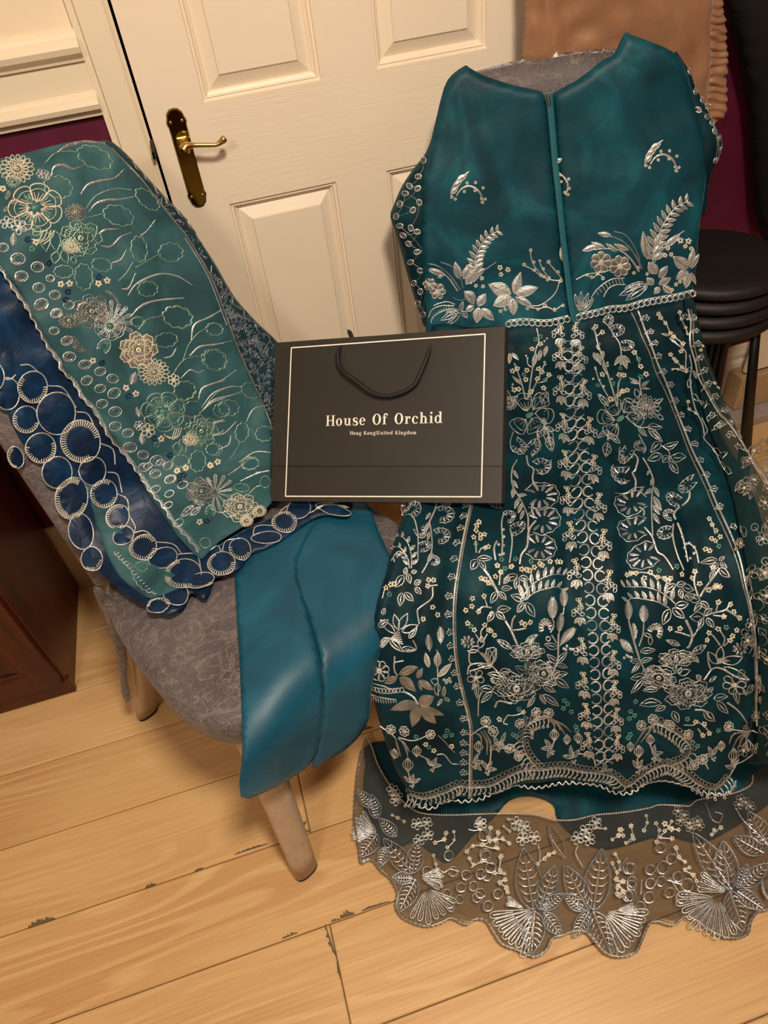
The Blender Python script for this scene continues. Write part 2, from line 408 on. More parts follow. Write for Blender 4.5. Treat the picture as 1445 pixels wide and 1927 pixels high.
for (x0, x1) in PX:
    for (z0, z1) in PZ:
        prof = [(0, 0), (.0015, .0045), (.005, .0055), (.006, .0035), (.009, .0085), (.0125, .0105), (.0145, .0145), (.0365, .0045), (.0385, .0012), (.0395, .0012)]
        rings = [[(x0+o, DW+d, z0+o), (x1-o, DW+d, z0+o), (x1-o, DW+d, z1-o), (x0+o, DW+d, z1-o)] for o, d in prof]
        mb = MB(); mb.loft(rings, False, True); mb.F = [f for f in mb.F]; mb.obj('door_panel', M['door_stile'], dr)
# handle
hx, hz = -.001, .975
def plate_outline(s=1., grow=0.):
    a = []
    hw = .0185+grow; half = .0875+grow
    pts = [(0, half), (.008, half-.0015), (.0145, half-.008), (.0165, half-.017), (.0178, half-.019), (.0185, half-.024), (.0165, half-.028), (.0165, 0)]
    pts = [(x*hw/.0185, z) for x, z in pts]
    full = pts+[(x, -z) for x, z in pts[::-1][1:]]+[(-x, -z) for x, z in pts[1:]]+[(-x, z) for x, z in pts[::-1][1:-1]]
    return full
hd = mesh('door_handle', [(0, 0, 0)], [], M['brass'], dr); hd.location = (0, 0, 0)
ol = plate_outline(); ol2 = [(x*.88, z*.972) for x, z in ol]
bp = MB(); bp.loft([[(hx+x, DW, hz+z) for x, z in ol], [(hx+x, DW-.002, hz+z) for x, z in ol], [(hx+x*.93, DW-.0045, hz+z*.985) for x, z in ol], [(hx+x*.86, DW-.0042, hz+z*.968) for x, z in ol]], False, True)
bp.obj('backplate', M['brass'], hd)
for sx, sz in ((-.0105, .066), (.0105, .066), (-.0105, -.066), (.0105, -.066)):
    mb = MB(); mb.loft([[(hx+sx+r*math.cos(q), DW-d, hz+sz+r*math.sin(q)) for q in np.linspace(0, 2*PI, 11)[:-1]] for r, d in ((.0032, .004), (.0028, .0058), (.0012, .0064))]); mb.obj('screw', M['brass_satin'], hd, True)
bz = hz+.028
mb = MB(); mb.box((hx-.010, DW-.010, bz-.014), (hx+.012, DW-.004, bz+.014)); mb.obj('spindle_block', M['brass_satin'], hd, bevel=.003)
mb = MB(); mb.tube([(hx+.002, DW-.004, bz-.001), (hx+.002, DW-.02, bz-.001), (hx+.002, DW-.036, bz-.001)], [.0105, .0085, .0095], 20); mb.obj('spindle_boss', M['brass_satin'], hd, True)
def wp(px, y): return on_wall(y)([px])[0][0]
lev = crom([wp(q, DW-.04) for q in [(347, 282), (352, 275), (370, 273), (395, 273), (408, 272), (417, 266), (424, 259)]], 5)
rad = np.interp(np.linspace(0, 1, len(lev)), [0, .1, .3, .65, .8, .92, 1], [.0105, .0095, .0042, .0036, .005, .0068, .0052])
MB().tube(lev, rad, 14).obj('lever', M['brass_satin'], hd, True)
# latch strike
st = MB(); P, _ = on_wall(DW-.012)([(281, 265), (287, 262), (295, 297), (289, 300)]); st.add(P, [(0, 1, 2, 3)]); P2, _ = on_wall(DW-.004)([(281, 265), (287, 262), (295, 297), (289, 300)])
st.add(P2, [(0, 1, 2, 3)])
st.box(tuple(P[3]+[0, 0, -.001]), tuple(P[3]+[.004, .004, .012])); o = st.obj('latch_strike', M['steel'], dr)
# ================================================================== CHAIRS
A1, O1 = math.radians(26), np.array([-.176, 1.090])      # chair under the scarf: facing angle, centre of seat rear
A2, O2 = math.radians(-15), np.array([.672, 1.225])      # chair under the dress
def fr(o, ang):
    Lx = np.array([math.cos(ang), math.sin(ang)]); Fw = np.array([math.sin(ang), -math.cos(ang)])
    return lambda a, t, z: (o[0]+Lx[0]*a+Fw[0]*t, o[1]+Lx[1]*a+Fw[1]*t, z)
def sup(n, ex):
    out = []
    for k in range(n):
        q = 2*PI*k/n; c, s = math.cos(q), math.sin(q)
        out.append((math.copysign(abs(c)**(2/ex), c), math.copysign(abs(s)**(2/ex), s)))
    return out
def chair(o, ang, label, tilt, ztop, w0=.40, w1=.46, dep=.50, zs=.47, wb=None, boff=0.):
    wb = wb or w0
    g = fr(o, ang); t = thing('dining_chair', (o[0], o[1], 0), label, 'chair', None)
    mb = MB(); rings = []
    for z, s in ((zs-.085, .90), (zs-.075, .965), (zs-.055, .99), (zs-.03, 1.), (zs-.012, .985), (zs-.003, .95), (zs+.002, .86), (zs+.006, .6), (zs+.008, .3)):
        ring = []
        for cx, cy in sup(48, 4.6):
            tt = dep/2+cy*dep/2*s-.01; ww = w0+(w1-w0)*(tt/dep)+(.055*math.sin(PI*min(1, max(0, tt/dep)))**.8 if ang > 0 else 0)
            ring.append(g(cx*ww/2*s, tt, z))
        rings.append(ring)
    mb.loft(rings); mb.obj('seat', M['velvet'], t, True)
    mb = MB(); rings = []; n = 22
    for i in range(n+1):
        u = i/n; z = zs-.06+(ztop-zs+.06)*u; tl = -tilt*max(0, (z-zs)/(ztop-zs))**1.15
        top = max(0, (z-(ztop-.05))/.05); half = (wb/2)*(1+.03*math.sin(PI*u))*(1-.13*top**2.5); th = .028*(1-.55*top**3)
        ring = []
        for cx, cy in sup(40, 3.4):
            bow = -.02*(1-cx*cx)*min(1, u*2)
            ring.append(g(boff+cx*half, tl-.03+cy*th+bow, z+.010*top*(1-cx*cx)))
        rings.append(ring)
    mb.loft(rings); mb.obj('backrest', M['velvet'], t, True)
    mb = MB(); mb.loft([[g(cx*(w0+.02)/2*s, dep/2-.01+cy*dep/2*s, z) for cx, cy in sup(32, 4.5)] for z, s in ((zs-.105, .84), (zs-.09, .9), (zs-.08, .9))])
    mb.obj('seat_frame', M['leg'], t, True)
    for sa in (-1, 1):
        for rear in (0, 1):
            mb = MB(); rings = []
            if rear: a0, t0, a1, t1 = w0/2-.035, .05, w0/2+.045, -.02
            else: a0, t0, a1, t1 = w1/2-.062, dep-.085, w1/2-.022, dep+.004
            for u in np.linspace(0, 1, 9):
                z = (zs-.09)*(1-u)+.008*u; bend = (u**1.6 if rear else u)
                a = (a0+(a1-a0)*u)*sa; tt = t0+(t1-t0)*bend; ha = .031*(1-u)+.024*u; hb = .020*(1-u)+.015*u
                rings.append([g(a+cx*ha, tt+cy*hb, z) for cx, cy in sup(20, 2.6)])
            mb.loft(rings); lg = mb.obj('leg', M['leg'], t, True)
            mb = MB(); a = a1*sa; mb.loft([[g(a+cx*.0238, t1+cy*.0148, z) for cx, cy in sup(20, 2.6)] for z in (0, .009)]); mb.obj('rubber_foot', M['rubber'], lg, True)
    return t, g
ch1, g1 = chair(O1, A1, 'dining chair in grey crushed velvet with the sea-green scarf and teal trousers laid on it', .19, 1.03, .44, .465, .50, .47, .40, -.02)
ch2, g2 = chair(O2, A2, 'dining chair in grey velvet hidden under the long embroidered dress, only its top edge showing', .10, 1.042, .41, .44, .46)
# ================================================================== CLOTH
class Cloth:
    """cloth outlined in photo pixels, every point carried onto the real surface it lies on"""
    def __init__(s, surf, fold=None, puff=(0, 1), out=None, sm=4, closed=True):
        s.surf, s.fold, s.puff = surf, fold, puff
        s.out = crom(out, sm, True) if sm > 1 else np.array(out, float)
    def disp(s, px):
        px = np.asarray(px, float); d = np.zeros(len(px))
        if s.fold is not None: d = d+s.fold(px)
        if s.puff[0]:
            e = np.clip(edge_dist(px, s.out)/s.puff[1], 0, 1); d = d+s.puff[0]*np.sqrt(np.clip(1-(1-e)**2, 0, 1))
        return d
    def at(s, px, eps=0.):
        px = np.atleast_2d(np.asarray(px, float)); P, N = s.surf(px); return P+N*(s.disp(px)+eps)[:, None], N
    def build(s, name, m, parent, step=9, thick=.0014, zmin=None):
        o = s.out; seg = []
        for a, b in zip(o, np.roll(o, -1, 0)):
            k = max(1, int(np.linalg.norm(b-a)/step)); seg += [a+(b-a)*i/k for i in range(k)]
        seg = np.array(seg); x0, y0 = o.min(0); x1, y1 = o.max(0)
        gx, gy = np.meshgrid(np.arange(x0, x1, step), np.arange(y0, y1, step*.87)); gx = gx+(np.arange(gx.shape[0]) % 2)[:, None]*step/2
        G = np.c_[gx.ravel(), gy.ravel()]; ins = inside(G, seg); G = G[ins]; G = G[edge_dist(G, seg) > step*.45]
        allp = np.vstack([seg, G]); n = len(seg)
        v, e, f, *_ = delaunay_2d_cdt([Vector(p) for p in allp], [(i, (i+1) % n) for i in range(n)], [], 1, 1e-5)
        v = np.array([tuple(p) for p in v]); P, _ = s.at(v)
        if zmin is not None: P[:, 2] = np.maximum(P[:, 2], zmin)
        ob = mesh(name, P, [tuple(q[::-1]) for q in f], m, parent)
        if thick:
            so = ob.modifiers.new('thickness', 'SOLIDIFY'); so.thickness = thick; so.offset = 0
        return ob
def inside(P, poly):
    x, y = P[:, 0], P[:, 1]; r = np.zeros(len(P), bool); X, Y = poly[:, 0], poly[:, 1]; j = len(poly)-1
    for i in range(len(poly)):
        c = ((Y[i] > y) != (Y[j] > y)) & (x < (X[j]-X[i])*(y-Y[i])/((Y[j]-Y[i]) or 1e-9)+X[i]); r ^= c; j = i
    return r
# profiles: (forward, up)
P1 = [(-.245, 1.30), (-.200, 1.05), (-.165, .95), (-.10, .75), (-.035, .58), (.02, .515), (.08, .492), (.20, .487), (.36, .486), (.43, .482), (.475, .462), (.500, .42), (.508, .33), (.512, .2), (.515, 0)]
P2 = [(-.15, 1.35), (-.085, 1.06), (-.06, .93), (-.005, .72), (.035, .60), (.075, .550), (.16, .528), (.30, .522), (.42, .52), (.52, .515), (.60, .498), (.66, .455), (.71, .38), (.76, .27), (.805, .16), (.85, .085), (.91, .045), (1.0, .026), (1.15, .018), (1.5, .014)]
s1 = lambda off=0: on_profile(O1, A1, P1, off)
s2 = lambda off=0: on_profile(O2, A2, P2, off)
# ---- trousers on the near chair
tr = thing('trousers', (.0, .75, .47), 'plain teal satin trousers folded over the front edge of the grey velvet chair', 'trousers')
def tfold(px):
    return .003+.006*vnoise(px, 75, 3)+.004*np.sin((px[:, 0]*.9+px[:, 1]*.28)/26+1.5*vnoise(px, 160, 4))*np.clip((px[:, 1]-1150)/200, 0, 1)
TR1 = Cloth(s1(.004), tfold, (.0015, 6), [(444, 1060), (470, 1030), (510, 990), (560, 960), (610, 950), (560, 1060), (575, 1140), (600, 1235), (608, 1330), (603, 1400), (585, 1440), (545, 1462), (500, 1480), (451, 1496), (456, 1400), (452, 1260), (447, 1150)], 3)
TR2 = Cloth(s1(.001), tfold, (.0015, 6), [(505, 1035), (560, 990), (610, 945), (685, 945), (712, 1000), (738, 1062), (732, 1110), (718, 1160), (712, 1220), (698, 1290), (690, 1345), (668, 1385), (638, 1417), (590, 1447), (604, 1390), (609, 1330), (601, 1235), (570, 1135), (540, 1085)], 3)
o_tr2 = TR2.build('trouser_leg', M['trouser'], tr, 10); o_tr1 = TR1.build('trouser_leg', M['trouser'], tr, 10)
# loose edge of the stretch cover hanging under the seat side
fl_n = np.array([math.cos(A1), math.sin(A1), 0.])
FLP = Cloth(on_plane([-.405, .93, .4], [-.35, -.93, 0]), lambda p: .004*vnoise(p, 14, 90), (.003, 8), [(176, 1105), (200, 1118), (228, 1180), (238, 1230), (240, 1280), (246, 1312), (236, 1322), (228, 1300), (222, 1240), (205, 1180), (188, 1140)], 3)
FLP.build('seat_cover_edge', M['velvet'], ch1, 6)
# ---- embroidered scarf over the near chair
sc = thing('scarf', (-.2, 1.2, .6), 'sea-green organza scarf with floral embroidery and navy scalloped border draped over the grey chair back', 'scarf')
def sfold(px): return .003+.004*vnoise(px, 110, 5)+.0015*vnoise(px, 35, 6)
def nfold(px): return .006+.005*vnoise(px, 60, 7)+.002*vnoise(px, 26, 8)
# dark back fall of the scarf seen right of the top layer
SC_D = Cloth(s1(.004), sfold, (.010, 16), [(195, 264), (236, 290), (268, 328), (308, 370), (350, 414), (378, 458), (406, 502), (440, 560), (480, 605), (522, 645), (556, 700), (560, 800), (552, 900), (500, 960), (420, 900), (300, 600), (200, 400), (150, 300)], 3)
SC_D.build('back_fall', M['scarf_dark'], sc, 11)
# navy border strips
SC_N3 = Cloth(s1(.003), nfold, (.004, 12), [(-120, 430), (0, 470), (60, 600), (130, 720), (200, 850), (260, 960), (320, 1040), (400, 1060), (390, 1130), (362, 1120), (345, 1150), (318, 1164), (292, 1150), (262, 1138), (225, 1112), (190, 1080), (165, 1050), (150, 1010), (138, 975), (125, 960), (112, 930), (95, 900), (78, 868), (58, 850), (40, 830), (18, 790), (0, 740), (-60, 640), (-120, 560)], 3)
SC_N3.build('navy_border', M['navy'], sc, 10)
SC_G2 = Cloth(s1(.012), sfold, (.003, 10), [(150, 880), (185, 905), (215, 960), (245, 1010), (290, 1050), (345, 1075), (352, 1105), (318, 1118), (285, 1128), (262, 1116), (228, 1088), (205, 1050), (190, 1010), (172, 965)], 3)
SC_G2.build('green_fold', M['organza'], sc, 9)
SC_N2 = Cloth(s1(.007), nfold, (.004, 12), [(-120, 330), (0, 430), (60, 520), (120, 640), (165, 720), (210, 790), (255, 850), (300, 920), (330, 960), (360, 1000), (390, 1040), (420, 1030), (460, 1002), (520, 975), (580, 955), (640, 945), (662, 950), (660, 966), (640, 975), (600, 980), (560, 1003), (520, 1030), (490, 1042), (472, 1050), (450, 1080), (415, 1090), (390, 1095), (372, 1108), (345, 1095), (300, 1080), (270, 1050), (236, 1010), (205, 985), (180, 930), (150, 890), (115, 850), (90, 800), (55, 750), (25, 715), (0, 690), (-120, 560)], 3)
SC_N2.build('navy_border', M['navy'], sc, 9)
SC_T = Cloth(s1(.019), sfold, (.004, 14), [(-120, 322), (-40, 306), (0, 299), (60, 285), (118, 270), (165, 266), (200, 272), (228, 300), (262, 335), (296, 378), (330, 420), (352, 448), (372, 480), (395, 520), (412, 560), (430, 610), (452, 665), (476, 720), (500, 775), (520, 830), (515, 880), (512, 950), (470, 985), (430, 1010), (398, 1034), (380, 1054), (362, 1040), (335, 1010), (318, 985), (300, 962), (276, 925), (258, 890), (240, 862), (220, 832), (200, 808), (178, 782), (160, 755), (140, 722), (125, 700), (104, 672), (88, 640), (66, 600), (50, 575), (35, 545), (10, 515), (-40, 470), (-120, 420)], 2)
SC_T.build('organza_panel', M['organza'], sc, 9)
# ---- dress
dr2 = thing('dress', (.6, .9, .5), 'long teal dress with silver floral embroidery laid over a chair down to the floor', 'dress')
def bfold(px): return .006*vnoise(px, 120, 11)+.0022*vnoise(px, 42, 12)+.0045*np.exp(-((px[:, 0]-(1030+(px[:, 1]-180)*.09))/9.)**2)*0
def skfold(px):
    px = np.asarray(px, float); a = (px[:, 0]-1085)/(px[:, 1]-150.)
    r = np.clip((px[:, 1]-590)/250, 0, 1)*np.clip((1500-px[:, 1])/200, .25, 1)
    return r*(.0050*np.sin(a*46+1.2*vnoise(px, 260, 13))+.0032*np.sin(a*97+1.5*vnoise(px, 200, 14)))+.0025*vnoise(px, 45, 15)
SL_L = Cloth(s2(-.028), lambda p: .006*vnoise(p, 45, 21), (.028, 34), [(862, 140), (838, 170), (824, 215), (812, 262), (800, 290), (778, 318), (757, 350), (742, 385), (735, 408), (746, 440), (757, 480), (768, 520), (780, 560), (790, 590), (803, 618), (840, 618), (840, 500), (850, 300)], 3)
SL_R = Cloth(s2(-.028), lambda p: .006*vnoise(p, 45, 22), (.030, 30), [(1268, 102), (1290, 122), (1303, 150), (1318, 185), (1334, 215), (1350, 242), (1356, 268), (1350, 295), (1342, 315), (1334, 345), (1325, 400), (1300, 400), (1290, 250)], 3)
o_sl = SL_L.build('sleeve', M['skirt'], dr2, 9); o_sr = SL_R.build('sleeve', M['skirt'], dr2, 9)
BOD_L = Cloth(s2(0), bfold, (.009, 18), [(875, 124), (882, 127), (905, 140), (940, 153), (975, 163), (1008, 170), (1024, 180), (1034, 240), (1042, 330), (1053, 430), (1062, 520), (1072, 605), (1000, 618), (960, 630), (880, 640), (808, 640), (803, 590), (795, 500), (794, 440), (795, 360), (806, 290), (822, 220), (836, 165), (850, 142)], 2)
BOD_R = Cloth(s2(0), bfold, (.009, 18), [(1178, 61), (1186, 66), (1204, 72), (1235, 84), (1262, 97), (1280, 115), (1296, 150), (1310, 200), (1326, 262), (1331, 300), (1328, 350), (1320, 400), (1314, 450), (1311, 500), (1304, 560), (1302, 575), (1200, 588), (1120, 605), (1072, 608), (1070, 560), (1063, 470), (1052, 360), (1044, 260), (1040, 185), (1048, 172), (1090, 148), (1130, 116), (1152, 104), (1160, 92), (1170, 70)], 2)
bl = BOD_L.build('bodice_panel', M['bodice'], dr2, 10); br = BOD_R.build('bodice_panel', M['bodice'], dr2, 10)
# under layers on the floor
floorc = lambda z: on_z(z)
LIN = Cloth(floorc(.006), lambda p: .0035*(vnoise(p, 60, 31)+1)+.0015*(vnoise(p, 25, 32)+1), (.002, 20), [(700, 1400), (850, 1400), (1000, 1430), (1200, 1430), (1450, 1350), (1560, 1330), (1560, 1470), (1470, 1490), (1440, 1520), (1380, 1560), (1320, 1588), (1250, 1576), (1180, 1592), (1130, 1600), (1080, 1575), (1050, 1545), (1040, 1515), (1000, 1500), (960, 1508), (930, 1540), (890, 1575), (860, 1612), (838, 1625), (810, 1605), (780, 1585), (745, 1600), (712, 1590), (690, 1560), (684, 1500), (688, 1440)], 3)
LIN.build('lining', M['lining'], dr2, 10)
BRD = Cloth(floorc(.019), lambda p: .005*(vnoise(p, 70, 33)+1), (.0, 10), [(690, 1386), (700, 1405), (712, 1440), (735, 1480), (760, 1510), (790, 1530), (840, 1536), (900, 1534), (960, 1533), (1010, 1536), (1045, 1545), (1080, 1545), (1120, 1535), (1170, 1530), (1220, 1522), (1280, 1516), (1330, 1500), (1390, 1488), (1410, 1460), (1470, 1430), (1580, 1400), (1600, 1600), (1500, 1690),
 (1462, 1690), (1448, 1712), (1425, 1718), (1412, 1735), (1405, 1760), (1380, 1768), (1352, 1762), (1330, 1750), (1308, 1735), (1290, 1728), (1265, 1735), (1240, 1728), (1222, 1740), (1208, 1770), (1195, 1795), (1165, 1803), (1138, 1795), (1118, 1770), (1100, 1755), (1078, 1755), (1060, 1762), (1040, 1768), (1028, 1790), (1005, 1802), (975, 1790), (945, 1778), (928, 1755), (915, 1735), (895, 1730), (878, 1735), (850, 1728), (832, 1738), (805, 1745), (778, 1738), (755, 1725), (745, 1705), (748, 1680), (735, 1655), (718, 1640), (700, 1620), (680, 1625), (676, 1600), (668, 1560), (668, 1510), (672, 1460), (680, 1415)], 2)
o_brd = BRD.build('lace_border', M['border_net'], dr2, 9, .0)
SK = Cloth(s2(.004), skfold, (.012, 26), [(812, 612), (880, 614), (960, 612), (1020, 606), (1072, 602), (1130, 590), (1200, 578), (1262, 568), (1302, 562), (1312, 620), (1325, 690), (1338, 750), (1352, 810), (1375, 880), (1392, 950), (1402, 1020), (1412, 1100), (1420, 1180), (1425, 1250), (1420, 1310), (1412, 1360), (1398, 1410), (1375, 1455), (1345, 1485), (1310, 1482), (1280, 1474), (1245, 1468), (1215, 1474), (1185, 1486), (1160, 1488), (1135, 1475), (1090, 1470), (1050, 1470), (1000, 1472), (965, 1476), (935, 1488), (905, 1492), (885, 1502), (862, 1500), (840, 1510), (812, 1508), (785, 1502), (765, 1480), (745, 1445), (728, 1405), (712, 1350), (700, 1300), (694, 1250), (700, 1190), (712, 1130), (728, 1080), (745, 1020), (762, 960), (775, 900), (790, 800), (805, 700)], 2)
o_sk = SK.build('skirt', M['skirt'], dr2, 9)
def shf(p): return .004+.005*vnoise(p, 60, 41)
SHR = Cloth(s2(.018), shf, (.02, 40), [(1285, 566), (1302, 562), (1312, 600), (1330, 670), (1345, 715), (1362, 760), (1382, 805), (1402, 850), (1428, 900), (1460, 960), (1500, 1060), (1540, 1180), (1560, 1300), (1540, 1400), (1470, 1430), (1424, 1425), (1428, 1300), (1418, 1150), (1400, 1050), (1368, 900), (1322, 770)], 3)
o_shr = SHR.build('sheer_panel', M['sheer'], dr2, 10, .0)
UNP = Cloth(s2(-.012), shf, (.01, 20), [(1300, 640), (1335, 760), (1358, 830), (1392, 880), (1425, 960), (1450, 1060), (1475, 1180), (1500, 1300), (1490, 1390), (1400, 1430), (1370, 1200), (1330, 900)], 3)
UNP.build('lining', M['skirt'], dr2, 12)
# zip
zp = crom([(1031, 176), (1036, 230), (1044, 320), (1053, 410), (1063, 500), (1071, 570), (1078, 604)], 8)
def ribbon(cl, pts, w, eps, name, m, parent, h=.0016, n=1):
    P, N = cl.at(pts, eps); T = np.gradient(P, axis=0); T /= np.linalg.norm(T, axis=1)[:, None]; B = np.cross(T, N); V = []; Fc = []
    for p, b, q in zip(P, B, N): V += [p-b*w/2, p-b*w/2*.8+q*h, p+b*w/2*.8+q*h, p+b*w/2]
    for i in range(len(P)-1):
        for k in range(3): Fc.append((4*i+k, 4*i+k+1, 4*i+5+k, 4*i+4+k))
    return mesh(name, V, Fc, m, parent)
ZB = Cloth(s2(0), bfold, (.009, 18), [(800, 60), (1330, 60), (1330, 640), (800, 640)], 1)
zipo = ribbon(ZB, zp, .013, .000, 'zip', M['zip'], dr2, .003)
ribbon(ZB, zp, .0022, .003, 'zip_teeth', M['zip'], zipo, .0014)
ribbon(ZB, zp+[-5.5, 0], .0012, .0025, 'stitching', M['black_void'], zipo, .0004)
ribbon(ZB, [(1029, 181), (1030, 190), (1031, 196)], .005, .004, 'zip_pull', M['steel'], zipo, .003)
# ================================================================== CARRIER BAG
bn = np.array([0.42237774, 0.5564118, -0.71554381]); sB = 1.17
def bagp(x, y):
    r = rays([(x, y)])[0]; k = r/(r @ bn); k = k if k[1] > 0 else -k; return C0+k*sB
TL, TRr, BR_, BL_ = bagp(517, 645), bagp(949, 614), bagp(945, 947), bagp(510, 943)
bu = ((TRr-TL)+(BR_-BL_))/2; BWd = np.linalg.norm(bu); bu /= BWd; bv = ((TL-BL_)+(TRr-BR_))/2; BH = np.linalg.norm(bv); bv -= bu*(bv @ bu); bv /= np.linalg.norm(bv)
bnn = np.cross(bu, bv)                                   # towards the camera
BO = (TL+TRr+BR_+BL_)/4
def bp3(u, v, d=0): return BO+bu*(u*BWd/2)+bv*(v*BH/2)+bnn*d
bag = thing('carrier_bag', tuple(BO), 'black paper carrier bag with white lettering leaning between the two chairs', 'bag')
def bagpanel(d0, name, warp=1, u0=-1, u1=1):
    V = []; Fc = []; nu, nv = 28, 20
    for j in range(nv+1):
        for i in range(nu+1):
            u = u0+(u1-u0)*i/nu; v = -1+2*j/nv
            dd = .0012*vnoise(np.array([[u*3, v*2]]), 1, 50)[0]*warp-.0008*math.exp(-((v+.60)/.02)**2)*warp
            V.append(bp3(u, v, d0+dd))
    for j in range(nv):
        for i in range(nu): a = j*(nu+1)+i; Fc.append((a, a+1, a+nu+2, a+nu+1))
    return mesh(name, V, Fc, M['paper'], bag)
bagpanel(0, 'front_panel'); bagpanel(-.034, 'back_panel', .6)
def gusset(u):
    V = []; Fc = []; n = 20
    s = 1 if u > 0 else -1
    for j in range(n+1):
        v = -1+2*j/n; V += [bp3(u, v, 0), bp3(u+s*.018, v, -.012), bp3(u+s*.008, v, -.022), bp3(u, v, -.034)]
    for j in range(n):
        for k in range(3): a = 4*j+k; Fc.append((a, a+1, a+5, a+4) if s > 0 else (a, a+4, a+5, a+1))
    return mesh('side_gusset', V, Fc, M['paper'], bag, False)
gusset(1); gusset(-1)
mesh('base', [bp3(-1, -1), bp3(1, -1), bp3(1, -1, -.034), bp3(-1, -1, -.034)], [(0, 3, 2, 1)], M['paper'], bag)
def px2uv(x, y):
    r = rays([(x, y)])[0]; t = ((BO-C0) @ bnn)/(r @ bnn); p = C0+r*t-BO; return np.array([p @ bu, p @ bv])      # metres on the face
def face(pts2, name, m, parent, h=.0006, d=.0018, tri=None):
    """thin printed shapes on the bag face; pts2: list of polygons (metres)"""
    mb = MB()
    for P in pts2:
        n = len(P); mb.add([BO+bu*x+bv*y+bnn*d for x, y in P], [tuple(range(n))])
    return mb.obj(name, m, parent)
q = [px2uv(*p) for p in ((549, 655), (913, 629), (906, 935), (538, 934))]
fr_ = []
for i in range(4):
    a, b = q[i], q[(i+1) % 4]; e = (b-a)/np.linalg.norm(b-a); n_ = np.array([-e[1], e[0]])*.0011
    a2, b2 = a-e*.0011, b+e*.0011
    k = 12
    for j in range(k): s0, s1_ = a2+(b2-a2)*j/k, a2+(b2-a2)*(j+1)/k; fr_.append([s0-n_, s1_-n_, s1_+n_, s0+n_])
face(fr_, 'printed_frame', M['print'], bag)
# ---- bold slab-serif capitals and lower case, drawn as strokes (units: x-height 1, cap height 1.48)
def gbox(x0, y0, x1, y1): return [(x0, y0), (x1, y0), (x1, y1), (x0, y1)]
def gring(cx, cy, rx, ry, tx, ty, a0=0, a1=360, n=28):
    """ring thick at the sides, thin at top and bottom"""
    out = []
    qs = np.radians(np.linspace(a0, a1, n+1))
    for q0, q1 in zip(qs[:-1], qs[1:]):
        out.append([(cx+rx*math.cos(q0), cy+ry*math.sin(q0)), (cx+rx*math.cos(q1), cy+ry*math.sin(q1)),
                    (cx+(rx-tx)*math.cos(q1), cy+(ry-ty)*math.sin(q1)), (cx+(rx-tx)*math.cos(q0), cy+(ry-ty)*math.sin(q0))])
    return out
def gstroke(pts, ws, n=6):
    P = crom(pts, n); W_ = np.interp(np.linspace(0, 1, len(P)), np.linspace(0, 1, len(ws)), ws); T = np.gradient(P, axis=0); T /= np.linalg.norm(T, axis=1)[:, None]
    Nn = np.c_[-T[:, 1], T[:, 0]]*(W_/2)[:, None]; return [[tuple(P[i]-Nn[i]), tuple(P[i+1]-Nn[i+1]), tuple(P[i+1]+Nn[i+1]), tuple(P[i]+Nn[i])] for i in range(len(P)-1)]
TS, TH, SF = .25, .085, .085                              # stem, hairline, serif thickness
def stem(x, y0, y1, sl=.13, sr=.13, top=True, bot=True):
    g = [gbox(x, y0, x+TS, y1)]
    if bot: g.append(gbox(x-sl, y0, x+TS+sr, y0+SF))
    if top: g.append(gbox(x-sl, y1-SF, x+TS+(sr if top == 2 else 0), y1))
    return g
CAP = 1.46; ASC = 1.5
def arch(x, w): return gring(x+w/2, .60, w/2+TS*.5, .40, TS*.92, .13, 0, 165, 16)
